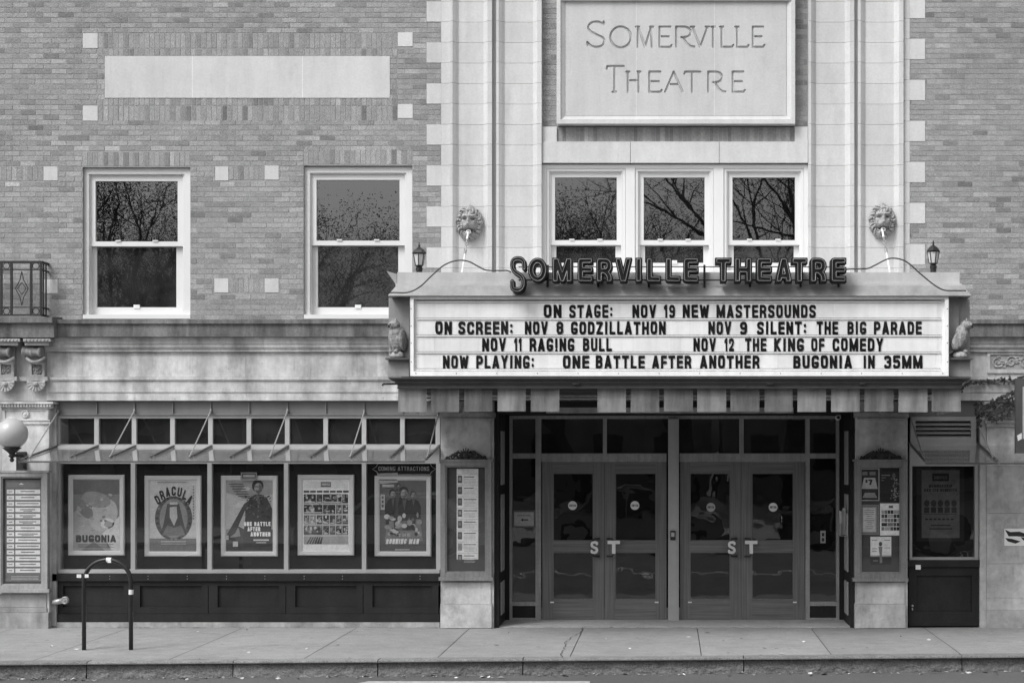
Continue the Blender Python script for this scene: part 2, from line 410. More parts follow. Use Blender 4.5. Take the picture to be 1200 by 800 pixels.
def glyph_strokes(ch, w, t):
    Lx, Rx, B, T = t / 2, w - t / 2, t / 2, 1 - t / 2
    C = w / 2; o = -.3; i = 1.3; X = w + .3; M_ = .5; r = .22
    P = lambda *c: rounded(c, r)
    g = {
        'A': [P((Lx - .03, o), (Lx, 0), (C, 1.0)), P((C, 1.0), (Rx, 0), (Rx + .03, o)), P((Lx + .04, .26), (Rx - .04, .26))],
        'B': [P((Lx, B), (Lx, T), (Rx - .02, T, 1), (Rx - .02, .53, 1), (Lx, .53)), P((Lx, .53), (Rx, .53, 1), (Rx, B, 1), (Lx, B), (Lx, .53))],
        'C': [P((Rx, .71), (Rx, T, 1), (Lx, T, 1), (Lx, B, 1), (Rx, B, 1), (Rx, .29))],
        'D': [P((Lx, B), (Lx, T), (Rx, T, 1), (Rx, B, 1), (Lx, B), (Lx, M_))],
        'E': [P((X, T), (Lx, T), (Lx, B), (X, B)), P((Lx, .51), (w * .86, .51))],
        'F': [P((X, T), (Lx, T), (Lx, o)), P((Lx, .48), (w * .86, .48))],
        'G': [P((Rx, .76), (Rx, T, 1), (Lx, T, 1), (Lx, B, 1), (Rx, B, 1), (Rx, .42), (C + .03, .42))],
        'H': [P((Lx, o), (Lx, i)), P((Rx, o), (Rx, i)), P((Lx, M_), (Rx, M_))],
        'I': [P((C, o), (C, i))],
        'J': [P((Rx, i), (Rx, B, 1), (Lx, B, 1), (Lx, .3))],
        'K': [P((Lx, o), (Lx, i)), P((Rx + .12, i), (Rx, 1), (Lx, .42)), P((Lx + .08, .55), (Rx, 0), (Rx + .12, o))],
        'L': [P((Lx, i), (Lx, B), (X, B))],
        'M': [P((Lx, o), (Lx, i)), P((Rx, o), (Rx, i)), P((Lx, 1), (C, .12), (Rx, 1))],
        'N': [P((Lx, o), (Lx, i)), P((Rx, o), (Rx, i)), P((Lx, 1), (Rx, 0))],
        'O': [P((C, T), (Lx, T, 1), (Lx, B, 1), (Rx, B, 1), (Rx, T, 1), (C, T), (Lx + .05, T))],
        'P': [P((Lx, o), (Lx, T), (Rx, T, 1), (Rx, .42, 1), (Lx, .42))],
        'Q': [P((C, T), (Lx, T, 1), (Lx, B, 1), (Rx, B, 1), (Rx, T, 1), (C, T)), P((C, .3), (Rx, 0))],
        'R': [P((Lx, o), (Lx, T), (Rx, T, 1), (Rx, .46, 1), (Lx, .46)), P((C, .46), (Rx, .3, .6), (Rx, o))],
        'S': [P((Rx, .77), (Rx, T, 1), (Lx, T, 1), (Lx, .54, 1), (Rx, .46, 1), (Rx, B, 1), (Lx, B, 1), (Lx, .23))],
        'T': [P((o, T), (X, T)), P((C, o), (C, T))],
        'U': [P((Lx, i), (Lx, B, 1), (Rx, B, 1), (Rx, i))],
        'V': [P((Lx - .03, i), (Lx, 1), (C, 0)), P((C, 0), (Rx, 1), (Rx + .03, i))],
        'W': [P((Lx, i), (Lx, 1), (w * .3, 0), (C, .8), (w * .7, 0), (Rx, 1), (Rx, i))],
        'X': [P((Lx, 1), (Rx, 0)), P((Lx, 0), (Rx, 1))],
        'Y': [P((Lx - .05, i), (Lx, 1), (C, .42), (Rx, 1), (Rx + .05, i)), P((C, .45), (C, o))],
        'Z': [P((o, T), (Rx, T), (Lx, B), (X, B))],
        '0': [P((C, T), (Lx, T, 1), (Lx, B, 1), (Rx, B, 1), (Rx, T, 1), (C, T))],
        '1': [P((C + t * .2, o), (C + t * .2, i)), P((C + t * .2, .9), (0, .72))],
        '2': [P((Lx, .68), (Lx, T, 1), (Rx, T, 1), (Rx, .55, 1), (Lx, B), (X, B))],
        '3': [P((Lx, .78), (Lx, T, 1), (Rx, T, 1), (Rx, .52, 1), (C, .52)), P((C, .52), (Rx, .52, 1), (Rx, B, 1), (Lx, B, 1), (Lx, .22))],
        '5': [P((X, T), (Lx, T), (Lx, .55), (Rx, .6, 1), (Rx, B, 1), (Lx, B, 1), (Lx, .22))],
        '7': [P((o, T), (Rx, T), (C - .05, 0), (C - .1, o))],
        '8': [P((C, .53), (Lx, .53, 1), (Lx, T, 1), (Rx, T, 1), (Rx, .53, 1), (C, .53)), P((C, .53), (Lx, .53, 1), (Lx, B, 1), (Rx, B, 1), (Rx, .53, 1), (C, .53))],
        '9': [P((Rx, .47), (Lx, .47, 1), (Lx, T, 1), (Rx, T, 1), (Rx, B, 1), (Lx + .02, B, 1), (Lx + .02, .17))],
        ':': [P((C, .22), (C, .26)), P((C, .66), (C, .70))],
        '!': [P((C, .32), (C, i)), P((C, .0), (C, .1))],
        '$': [P((Rx, .66), (Rx, T - .08, 1), (Lx, T - .08, 1), (Lx, .56, 1), (Rx, .44, 1), (Rx, B + .08, 1), (Lx, B + .08, 1), (Lx, .34)), P((C, o), (C, i))],
    }
    return g.get(ch, [])

GW = {'I': .30, ':': .28, '!': .30, '1': .40, 'M': 1.30, 'W': 1.35, ' ': .55, 'E': .92, 'L': .88, 'F': .88, 'A': 1.08, 'V': 1.05, 'Y': 1.05}

def sdf_grid(strokes, x0, x1, z0, z1, res):
    nx = max(4, int(round((x1 - x0) / res)) + 1); nz = max(4, int(round((z1 - z0) / res)) + 1)
    xs = np.linspace(x0, x1, nx); zs = np.linspace(z0, z1, nz)
    X, Z = np.meshgrid(xs, zs); d = np.full_like(X, 9.0)
    for pl in strokes:
        for (ax, az), (bx, bz) in zip(pl[:-1], pl[1:]):
            vx, vz = bx - ax, bz - az; l2 = vx * vx + vz * vz
            if l2 < 1e-12: continue
            u = np.clip(((X - ax) * vx + (Z - az) * vz) / l2, 0, 1)
            d = np.minimum(d, np.hypot(X - ax - u * vx, Z - az - u * vz))
    return xs, zs, X, Z, d

def contours(xs, zs, V, iso):
    """marching squares; V < iso is inside; closed loops of (x, z)"""
    nz, nx = V.shape; seg = {}
    def ip(a, b, va, vb):
        u = (iso - va) / (vb - va) if vb != va else .5
        return (a[0] + (b[0] - a[0]) * u, a[1] + (b[1] - a[1]) * u)
    pts = {}
    nxt = {}
    for j in range(nz - 1):
        for i in range(nx - 1):
            v = (V[j, i], V[j, i + 1], V[j + 1, i + 1], V[j + 1, i])
            ins = [q < iso for q in v]
            if all(ins) or not any(ins): continue
            c = ((xs[i], zs[j]), (xs[i + 1], zs[j]), (xs[i + 1], zs[j + 1]), (xs[i], zs[j + 1]))
            keys = (('h', j, i), ('v', j, i + 1), ('h', j + 1, i), ('v', j, i))
            cr = [k for k in range(4) if ins[k] != ins[(k + 1) % 4]]
            for k in cr:
                if keys[k] not in pts: pts[keys[k]] = ip(c[k], c[(k + 1) % 4], v[k], v[(k + 1) % 4])
            st = [k for k in cr if ins[k]]; en = [k for k in cr if not ins[k]]
            for k in st:
                # leave the cell: link an edge where we go out to the following edge where we come in
                m = min(en, key=lambda e: (e - k) % 4)
                nxt.setdefault(keys[k], []).append(keys[m])
    loops = []
    while nxt:
        k0 = next(iter(nxt)); loop = []; k = k0
        while True:
            loop.append(pts[k])
            if k not in nxt: break
            n_ = nxt[k].pop()
            if not nxt[k]: del nxt[k]
            k = n_
            if k == k0: break
        if len(loop) > 3: loops.append(loop)
    return loops

def simplify(loop, eps):
    def area(a, b, c): return abs((b[0] - a[0]) * (c[1] - a[1]) - (c[0] - a[0]) * (b[1] - a[1]))
    out = list(loop)
    ch = True
    while ch and len(out) > 6:
        ch = False; k = []; i = 0; n = len(out)
        skip = False
        for i in range(n):
            a, b, c = out[i - 1], out[i], out[(i + 1) % n]
            base = math.hypot(c[0] - a[0], c[1] - a[1]) + 1e-9
            if not skip and area(a, b, c) / base < eps: skip = True; ch = True; continue
            skip = False; k.append(b)
        if len(k) < 4: break
        out = k
    return out

_gc = {}
def glyph(ch, wd, t, res=.03, sdfiso=0.0):
    """outline loops of a letter one unit high and wd wide, with stroke t"""
    key = (ch, round(wd, 3), round(t, 3), res, sdfiso)
    if key in _gc: return _gc[key]
    st = glyph_strokes(ch, wd, t)
    xs, zs, X, Z, d = sdf_grid(st, -.1, wd + .1, -.1, 1.1, res)
    s_ = d - t / 2
    s_ = np.maximum(s_, np.maximum(np.maximum(-X, X - wd), np.maximum(-Z, Z - 1)))
    lp = [simplify(l, .006) for l in contours(xs, zs, s_, sdfiso)]
    _gc[key] = lp
    return lp

_mc = {}
def filled(loops, key=None):
    """triangulated flat face set (verts 2D, faces) for loops with holes"""
    if key and key in _mc: return _mc[key]
    cu = bpy.data.curves.new('tmp', 'CURVE'); cu.dimensions = '2D'; cu.fill_mode = 'BOTH'
    for lp in loops:
        sp = cu.splines.new('POLY'); sp.points.add(len(lp) - 1)
        for p, q in zip(sp.points, lp): p.co = (q[0], q[1], 0, 1)
        sp.use_cyclic_u = True
    ob = bpy.data.objects.new('tmp', cu); COL.objects.link(ob)
    me = ob.to_mesh()
    vs = [(v.co.x, v.co.y) for v in me.vertices]; fs = [tuple(p.vertices) for p in me.polygons]
    ob.to_mesh_clear(); bpy.data.objects.remove(ob); bpy.data.curves.remove(cu)
    if key: _mc[key] = (vs, fs)
    return vs, fs

def put_glyph(mb, loops, fn, y0, y1, tone=1.0, key=None):
    """front faces at y0, walls back to y1; fn maps glyph (u, v) -> (x, z)"""
    vs, fs = filled(loops, key)
    mb.add([(fn(u, v)[0], y0, fn(u, v)[1]) for u, v in vs], fs, tone)
    if abs(y1 - y0) > 1e-5:
        for lp in loops:
            n = len(lp); P = [fn(*q) for q in lp]
            mb.add([(p[0], y0, p[1]) for p in P] + [(p[0], y1, p[1]) for p in P],
                   [(k, (k + 1) % n, n + (k + 1) % n, n + k) for k in range(n)], tone)

def word_layout(txt, base=.56, gap=.13):
    x = 0; out = []
    for ch in txt:
        g = GW.get(ch, 1.0) * base if ch not in ('I', ':', '!', '1') else GW[ch]
        out.append((ch, x, g)); x += g + gap
    return out, x - gap

def put_word(mb, txt, px0, px1, py0, py1, Y, thick=.004, t=.2, res=.035, tone=1.0, base=.56, gap=.13, jit=0.0, skew=0.0, fn2=None):
    lay, tot = word_layout(txt, base, gap)
    x0, x1, z0, z1 = PX(px0, Y), PX(px1, Y), PZ(py1, Y), PZ(py0, Y)
    h = z1 - z0; sx = (x1 - x0) / tot
    for ch, gx, gw in lay:
        if ch == ' ': continue
        lp = glyph(ch, gw, t, res)
        if not lp: continue
        jz = RNG.uniform(-jit, jit) * h; rot = RNG.uniform(-jit, jit) * .8; yy = RNG.uniform(0, .0006)
        cx = x0 + (gx + gw / 2) * sx
        def fn(u, v, cx=cx, jz=jz, rot=rot, gw=gw):
            a = (u - gw / 2) * sx; b = (v - .5) * h
            return (cx + a + rot * b + skew * (v - .5) * h, z0 + h / 2 + b - rot * a + jz)
        put_glyph(mb, lp, fn, Y - thick - yy, Y, tone, (ch, round(gw, 3), t, res))

# ================================================================== GROUND
def ycurb(x): return -3.20 + .053 * (x + 7.44)
g = MB(); g.quad((-250, -400, -.30), (250, -400, -.30), (250, 200, -.30), (-250, 200, -.30))
struct(g.build('ground', M['road']))
ZR = -.183
g = MB()
g.quad((-60, ycurb(-60) - .02, ZR), (60, ycurb(60) - .02, ZR), (60, -17.2, ZR), (-60, -17.2, ZR))
struct(g.build('road', M['road']))
# far pavement that the photographer stands on
g = MB(); g.box(-60, 60, -24, -17.2, -.29, -.03); struct(g.build('opposite_pavement', M['walk']))
# lawn strip behind
g = MB(); g.quad((-60, -60, -.05), (60, -60, -.05), (60, -24.02, -.05), (-60, -24.02, -.05))
struct(g.build('opposite_ground', M['leaf']))

# pavement: concrete bays with open joints
g = MB()
g.quad((-14, -3.6 + .0, -.020), (9, -2.4, -.020), (9, .3, -.020), (-14, .3, -.020), .35)
jx = [PX(152 + 133 * k) for k in range(-4, 11)]
for k in range(len(jx) - 1):
    a, b = jx[k] + .005, jx[k + 1] - .005
    tn = RNG.uniform(.90, 1.07)
    # each bay a fine sheet so its surface is not dead flat
    n1, n2 = 14, 16
    vs = []; tt = []
    for j in range(n2 + 1):
        for i in range(n1 + 1):
            x = a + (b - a) * i / n1
            y0_ = ycurb(x) + .155; y = y0_ + (.02 - y0_) * j / n2
            z = .004 * mnoise.noise((x * .9, y * .9, 3.1)) + .0015 * mnoise.noise((x * 5, y * 5, 1.1))
            if abs(k - 8) < 1: z += .0
            vs.append((x, y, z)); tt.append(tn)
    g.add(vs, [(j * (n1 + 1) + i, j * (n1 + 1) + i + 1, (j + 1) * (n1 + 1) + i + 1, (j + 1) * (n1 + 1) + i) for j in range(n2) for i in range(n1)], tt)
struct(g.build('pavement', M['walk'], smooth=True))
# paler apron slab in front of the doors
g = MB()
Ya = .045
g.quad((PX(580), .03, .010), (PX(1001), .03, .010), (PX(1001), .9, .012), (PX(580), .9, .012), 1.6)
g.quad((PX(580), .03, .010), (PX(1001), .03, .010), (PX(1001), .03, -.03), (PX(580), .03, -.03), 1.4)
struct(g.build('entrance_apron', M['walk']))

# granite kerb stones, rock faced
g = MB()
kj = [-40, 113 - 166, 113, 279, 445, 613, 872, 1132, 1390]
kx = [(q - VX) * 17.13 / F for q in kj]
kx = [-16] + kx[1:] + [10]
for k in range(len(kx) - 1):
    a, b = kx[k] + .006, kx[k + 1] - .006
    n = max(6, int((b - a) / .014))
    prof = [(.155, 0), (.11, .0), (.07, 0), (.04, .0), (.02, -.002), (.008, -.008), (.0, -.018)] + [(-.004 - .010 * u, -.018 - .18 * u) for u in [k_ / 15 for k_ in range(1, 16)]]
    vs = []; fs = []; tn = RNG.uniform(.88, 1.12); m = len(prof); tt = []
    def nz_(x, z):
        v = 0; f_ = 1.0; a_ = 1.0
        for o_ in range(5): v += a_ * mnoise.noise((x * 7 * f_ + z * 4 * f_, z * 9 * f_ - x * 2 * f_, 1.7 + k + o_ * 3.1)); f_ *= 2.1; a_ *= .62
        return v
    for i in range(n + 1):
        x = a + (b - a) * i / n
        for q, (py_, pz_) in enumerate(prof):
            amp = (0, 0, .001, .003, .006, .010, .013)[q] if q < 7 else .015
            d = nz_(x, pz_) * amp
            dz_ = nz_(x, 3.3) * .0025 if 0 < q < 7 else 0
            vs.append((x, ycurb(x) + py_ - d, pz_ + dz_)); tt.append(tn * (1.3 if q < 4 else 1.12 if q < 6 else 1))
    for i in range(n):
        for q in range(m - 1):
            fs.append((i * m + q, (i + 1) * m + q, (i + 1) * m + q + 1, i * m + q + 1))
    fs.append(tuple(range(m))); fs.append(tuple(n * m + q for q in range(m - 1, -1, -1)))
    g.add(vs, fs, tt)
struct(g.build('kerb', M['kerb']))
# painted line by the kerb
g = MB()
za = ZR + .004
xa, xb = (428 - VX) * 16.7 / F, (692 - VX) * 16.7 / F
g.quad((xa - .12, -3.62, za), (xb, -3.62, za), (xb, -3.36, za), (xa + .05, -3.36, za))
struct(g.build('road_marking', M['worn_line']))
for (ya_, yb_) in ((-9.05, -9.15), (-9.28, -9.38)):
    g = MB(); g.quad((-60, yb_, za), (60, yb_, za), (60, ya_, za), (-60, ya_, za)); struct(g.build('road_marking', M['line']))
for k in range(-4, 5):
    g = MB(); x_ = 6.2 * k + 1.0; g.quad((x_, -17.0, za), (x_ + .1, -17.0, za), (x_ + .1, -14.9, za), (x_, -14.9, za)); struct(g.build('road_marking', M['line']))
for k in range(-2, 2):
    g = MB(); x_ = 7.4 * k + 2.2; g.quad((x_, -5.6, za), (x_ + .1, -5.6, za), (x_ + .1, -3.7, za), (x_, -3.7, za)); struct(g.build('road_marking', M['line']))
# litter and small leaves in the gutter
g = MB()
for k in range(520):
    x = RNG.uniform(-8, 5)
    if k < 330: y = ycurb(x) - .03 - abs(RNG.gauss(0, .10)); z = ZR + .008
    else:
        y = RNG.uniform(ycurb(x) + .1, -.1); z = .008
        if RNG.random() < .65: continue
    s_ = RNG.uniform(.006, .03) if RNG.random() < .85 else RNG.uniform(.03, .05); a = RNG.uniform(0, 6.3); tl = RNG.uniform(-.5, .5)
    c, s2 = math.cos(a) * s_, math.sin(a) * s_
    g.quad((x - c, y - s2, z), (x + s2 * .5, y - c * .5, z + tl * s_), (x + c, y + s2, z + .002), (x - s2 * .5, y + c * .5, z + abs(tl) * s_), RNG.choice([.35, .6, 1, 1.6, 2.2]))
lt = g.build('fallen_leaves', M['dry'], recalc=False); lt['kind'] = 'stuff'
tag(lt, 'small dry leaves and litter along the gutter and pavement', 'leaves')

# ================================================================== THE THEATRE BUILDING
BL = thing('theatre_building', 'brick and limestone theatre with shop windows, wooden doors and carved name tablet', 'building', (0, 0, 0))
TOPY = -140
# --- brickwork
WIN = [(97, 223, 196, 374), (356, 483, 194, 374)]
SQ = [(97, 115, 39, 57), (97, 115, 124, 142), (466, 484, 38, 55), (466, 484, 122, 139),
      (51, 68, 195, 212), (252, 268, 195, 212), (310, 327, 194, 211), (251, 268, 326, 343), (310, 327, 326, 343), (51, 68, 327, 344)]
SOLD = [(115, 466, 39, 57), (115, 466, 124, 142), (97, 223, 178, 195), (356, 483, 175, 193), (268, 310, 195, 211), (0 - 60, 51, 195, 212), (268, 310, 326, 343)]
HEAD = [(115, 466, 57, 66), (115, 466, 115, 124)]
PANEL = (123, 457, 66, 115)
QUL = [(500, 517, 3 + 48 * k - 1, 27 + 48 * k - 1) for k in range(-3, 8)]
QUR = [(1066, 1084, -2 + 48 * k, 22 + 48 * k) for k in range(-3, 8)]
mort = MB(); br = MB()
def brick(x0, x1, y0, y1, Y, g_=.45):
    """one brick face standing just proud of the mortar"""
    if x1 - x0 < 1.6: return
    tn = RNG.gauss(1.0, .10)
    if RNG.random() < .11: tn *= RNG.uniform(.66, .84)
    if RNG.random() < .04: tn *= RNG.uniform(1.12, 1.25)
    p = Y - .0022 - RNG.uniform(0, .0022)
    br.box(PX(x0 + g_), PX(x1 - g_), p, Y + .004, PZ(y1 - g_), PZ(y0 + g_), tn)
def courses(X0, X1, Y0, Y1, ex, Y, L=18.0, org=3.0):
    k = int(math.floor((Y0 - org) / 6.0))
    while org + 6 * k < Y1:
        a = org + 6 * k; b = a + 6; mid = a + 3; k += 1
        if mid < Y0 or mid > Y1: continue
        iv = [(X0, X1)]
        for (ex0, ex1, ey0, ey1) in ex:
            if ey0 <= mid <= ey1:
                nv = []
                for (p, q) in iv:
                    if ex1 <= p or ex0 >= q: nv.append((p, q)); continue
                    if ex0 > p: nv.append((p, ex0))
                    if ex1 < q: nv.append((ex1, q))
                iv = nv
        off = (k % 2) * L / 2 + RNG.uniform(-.6, .6) - 300
        for (p, q) in iv:
            x = p - ((p - off) % L)
            while x < q - .2:
                u0, u1 = max(x, p), min(x + L, q)
                brick(u0, u1, a, b, Y); x += L
def soldiers(x0, x1, y0, y1, Y, wd=6.0):
    n = max(1, round((x1 - x0) / wd)); s_ = (x1 - x0) / n
    for i in range(n): brick(x0 + i * s_, x0 + (i + 1) * s_, y0, y1, Y, .5)
exL = WIN + SQ + SOLD + HEAD + [PANEL, (115, 123, 66, 115), (457, 466, 66, 115)] + QUL
courses(-160, 517, TOPY, 373, exL, 0)
courses(1066, 1330, TOPY, 373, QUR, 0)
for q in SOLD: soldiers(*q, 0)
for q in HEAD: soldiers(*q, 0, 6.0)
for (a, b) in ((115, 123), (457, 466)): courses(a, b, 66, 115, [], 0, 9)
# mortar bed behind, with holes at the windows
def mslab(x0, x1, y0, y1, Y=0.0, d=.3): mort.pb(x0, x1, y0, y1, Y, d, 1, 0)
mslab(-160, 97, TOPY, 374); mslab(97, 223, TOPY, 196); mslab(223, 356, TOPY, 374); mslab(356, 483, TOPY, 194); mslab(483, 517, TOPY, 374)
mslab(1066, 1330, TOPY, 374)
# brick strips beside the tablet
courses(635, 653.5, TOPY, 148, [], .06, 18); courses(930.5, 947, TOPY, 148, [], .06, 18); soldiers(653, 931, 148, 166, .03, 5.2)
mslab(634, 948, TOPY, 148.5, .06, .24); mslab(652, 932, 148.5, 167, .03, .24)
wl = mort.build('brick_wall', M['mortar'], BL)
br.build('brickwork', M['brick'], wl)
# --- pale accent squares and blank panel
for (a, b, c, d) in SQ:
    q = MB(); q.pb(a + .3, b - .3, c + .3, d - .3, -.006, .05, RNG.uniform(1.0, 1.1), 0); q.build('accent_block', M['lime'], BL)
q = MB()
for (a, b) in ((123, 225.2), (226, 354.2), (355, 457)):
    q.pb(a, b, 66, 115, -.008, .06, RNG.uniform(1.0, 1.05), 0)
bpn = q.build('blank_panel', M['lime'], BL)
for p in (225.2, 354.2):
    q = MB(); q.pb(p, p + .8, 66, 115, -.0078, .05, 1.3, 0); q.build('mortar_joint', M['lime'], bpn)
# --- quoins
for lst, nm in ((QUL, 0), (QUR, 1)):
    q = MB()
    for (a, b, c, d) in lst:
        q.pb(a, b, c + .2, d - .2, -.008, .06, RNG.uniform(.98, 1.08), 0)
        if nm == 0: q.pb(517.1, 530, c + .15, d - .15, -.008, .06, RNG.uniform(.98, 1.06), 0); q.pb(517.1, 530, d + .15, d + 23.85, -.008, .06, RNG.uniform(.97, 1.05), 0)
        else: q.pb(1057, 1065.9, c + .15, d - .15, -.008, .06, RNG.uniform(.98, 1.06), 0); q.pb(1057, 1065.9, d + .15, d + 23.85, -.008, .06, RNG.uniform(.97, 1.05), 0)
    q.build('quoin_stones', M['lime'], BL)
# --- fluted stone pilasters flanking the centre bay
def pil_profile(a, b):
    """plan outline (x, y): raised margins, bevels down to a sunk panel"""
    X = lambda p: PX(p)
    y0 = -.055; y1 = .010
    return [(X(a), .1), (X(a), y0), (X(a + 3), y0), (X(a + 6.5), y1 - .034), (X(a + 6.9), y1 - .026), (X(a + 9.4), y1), (X(b - 10.4), y1), (X(b - 7.9), y1 - .026), (X(b - 7.5), y1 - .034), (X(b - 5), y0), (X(b), y0), (X(b), .1)]
for (a, b) in ((528, 577), (582, 635), (947, 1000.5), (1005, 1058)):
    q = MB()
    for k in range(-6, 14):
        ya, yb = 2 + 24 * k, 26 + 24 * k
        q.extz(pil_profile(a, b), PZ(yb) + .0018, PZ(ya) - .0018, RNG.uniform(.96, 1.06))
    q.build('pilaster', M['lime'], BL)
for (a, b) in ((576, 583), (1000, 1006)):
    q = MB(); q.pb(a, b, TOPY, 340, .02, .1, .75, 0); q.build('pilaster_groove', M['lime'], BL)
# --- lintel over the triple window and small end blocks
q = MB()
for (a, b) in ((635.5, 738.5), (739, 842.5), (843, 946.5)): q.pb(a, b, 166.4, 191, -.02, .25, RNG.uniform(1.0, 1.06), 0)
q.pb(635.5, 652.5, 148.6, 166, .0, .2, 1.05, 0); q.pb(931.5, 946.5, 148.6, 166, .0, .2, 1.05, 0)
q.build('stone_lintel', M['lime'], BL)
# --- carved name tablet
Yt = -.06
tb = MB()
tb.pb(653, 931, -40, 147, Yt + .055, .10, 1.0, 0)
fr_ = MB()
def bar(x0, x1, y0, y1, Y, d, tn=1.02): fr_.pb(x0, x1, y0, y1, Y, d, tn, 0)
bar(653, 657.5, -40, 147, Yt - .05, .08); bar(926.5, 931, -40, 147, Yt - .05, .08); bar(657.5, 926.5, 142, 147, Yt - .05, .08)
# bevelled inner moulding
X = PX; Z = PZ
fr_.quad((X(657.5), Yt - .03, Z(-40)), (X(657.5), Yt - .03, Z(142)), (X(663), Yt + .008, Z(136.5)), (X(663), Yt + .008, Z(3)), 1)
fr_.quad((X(926.5), Yt - .03, Z(-40)), (X(926.5), Yt - .03, Z(142)), (X(921), Yt + .008, Z(136.5)), (X(921), Yt + .008, Z(3)), 1)
fr_.quad((X(657.5), Yt - .03, Z(142)), (X(926.5), Yt - .03, Z(142)), (X(921), Yt + .008, Z(136.5)), (X(663), Yt + .008, Z(136.5)), .93)
bar(657.5, 926.5, -40, 3, Yt - .04, .07)
tabl = tb.build('name_tablet', M['lime'], BL)
fr_.build('tablet_moulding', M['lime'], tabl)
# the lettering is cut into the face: V-grooves in a fine height field
def arc(cx, cy, rx, ry, a0, a1, n=18): return [(cx + rx * math.cos(R(a0 + (a1 - a0) * k / n)), cy + ry * math.sin(R(a0 + (a1 - a0) * k / n))) for k in range(n + 1)]
def carve():
    S_ = []   # strokes in drawing coordinates (x right, y down)
    A = lambda *p: S_.append(list(p))
    T0, B0 = 33, 56.5
    S_.append([(707.5, 29.5)] + [(x, y) for x, y in arc(699, 33.6, 9.4, 6.6, -38, -235, 16)] + [(696, 40.5), (702, 43.2)] + [(x, y) for x, y in arc(699, 49.8, 9.6, 6.8, -60, 160, 16)] + [(688.6, 52.5)])
    A((707.6, 27), (708, 30.5)); A((688.4, 51), (689, 54.5))
    S_.append(arc(727.5, 45, 12.0, 12.2, 0, 360, 30))
    A((748, T0), (747, B0)); A((748, T0), (756, B0)); A((756, B0), (763, T0)); A((763, T0), (764, B0)); A((745.5, T0), (749, T0)); A((762, T0), (765.5, T0))
    def E(x, t, b, w): A((x, t), (x, b)); A((x, t), (x + w, t)); A((x + 2.5, (t + b) / 2 - .5), (x + w * .85, (t + b) / 2 - .5)); A((x, b), (x + w, b), (x + w + 1.5, b - 2))
    def Rr(x, t, b, w):
        m = t + (b - t) * .52
        A((x, t), (x, b)); S_.append([(x, t), (x + w * .45, t)] + arc(x + w * .45, (t + m) / 2, w * .4, (m - t) / 2, -90, 90, 10) + [(x + w * .3, m)])
        S_.append([(x + w * .4, m), (x + w * .62, b - 4), (x + w * .85, b - .6), (x + w * 1.05, b - .3)])
    E(773, T0, B0, 12.5)
    Rr(792.5, T0, B0, 20)
    A((811.5, T0), (820.5, B0)); A((820.5, B0), (829, T0)); A((809.5, T0), (813.5, T0)); A((827, T0), (831, T0))
    A((835.5, T0), (835.5, B0)); A((833.8, T0), (837.4, T0))
    for x in (845.5, 863.5): A((x, T0), (x, B0)); A((x, B0), (x + 12, B0), (x + 13.5, B0 - 2)); A((x - 1.8, T0), (x + 1.8, T0))
    E(882, T0, B0, 12)
    T1, B1 = 85.5, 109
    A((720.5, 79), (720, B1)); A((712, 79), (731, 79)); A((712, 79), (711.3, 82)); A((718, B1), (722, B1))
    A((736, T1), (736, B1)); A((748.5, T1), (748.5, B1)); A((738.5, 95.5), (748, 95.5)); A((734.5, T1), (737.5, T1)); A((747, T1), (750.5, T1))
    E(761, T1, B1, 13)
    A((789.5, T1), (779.5, B1)); A((789.5, T1), (800, B1)); A((786, 100), (795, 100))
    A((811, T1), (811, B1)); A((803, T1), (820.5, T1)); A((803, T1), (802, T1 + 2.5))
    Rr(830, T1, B1, 19)
    E(858.5, T1, B1, 12.5)
    return S_
SK = carve()
x0, x1, y0, y1 = 682, 902, 22, 114
res = .34
nx = int((x1 - x0) / res); ny = int((y1 - y0) / res)
gx = np.linspace(x0, x1, nx); gy = np.linspace(y1, y0, ny)
GX, GY = np.meshgrid(gx, gy); dd = np.full_like(GX, 9.0)
for pl in SK:
    for (ax, az), (bx, bz) in zip(pl[:-1], pl[1:]):
        vx, vz = bx - ax, bz - az; l2 = vx * vx + vz * vz
        if l2 < 1e-9: continue
        i0 = np.searchsorted(gx, min(ax, bx) - 3); i1 = np.searchsorted(gx, max(ax, bx) + 3)
        sub = (GY >= min(az, bz) - 3) & (GY <= max(az, bz) + 3); rows = np.where(sub[:, 0])[0]
        if len(rows) == 0: continue
        j0, j1 = rows[0], rows[-1] + 1
        XX, ZZ = GX[j0:j1, i0:i1], GY[j0:j1, i0:i1]
        u = np.clip(((XX - ax) * vx + (ZZ - az) * vz) / l2, 0, 1)
        dd[j0:j1, i0:i1] = np.minimum(dd[j0:j1, i0:i1], np.hypot(XX - ax - u * vx, ZZ - az - u * vz))
hw = 1.35
depth = np.clip((hw - dd) / .6, 0, 1) * .030
ff = MB()
ff.field(np.array([PX(q) for q in gx]), np.array([PZ(q) for q in gy]), lambda A_, B_: Yt + depth, .95)
for (a, b, c, d) in ((663, x0, 3, 137), (x1, 921, 3, 137), (x0, x1, 3, y0), (x0, x1, y1, 137)):
    ff.quad((X(a), Yt, Z(d)), (X(b), Yt, Z(d)), (X(b), Yt, Z(c)), (X(a), Yt, Z(c)), .95)
ff.build('carved_lettering', M['lime'], tabl, recalc=False)
tj = MB()
for px in (745.6, 837):
    tj.pb(px, px + .35, 3, 137, Yt - .0015, .002, 1.35, 0)
tj.build('mortar_joint', M['lime'], tabl)

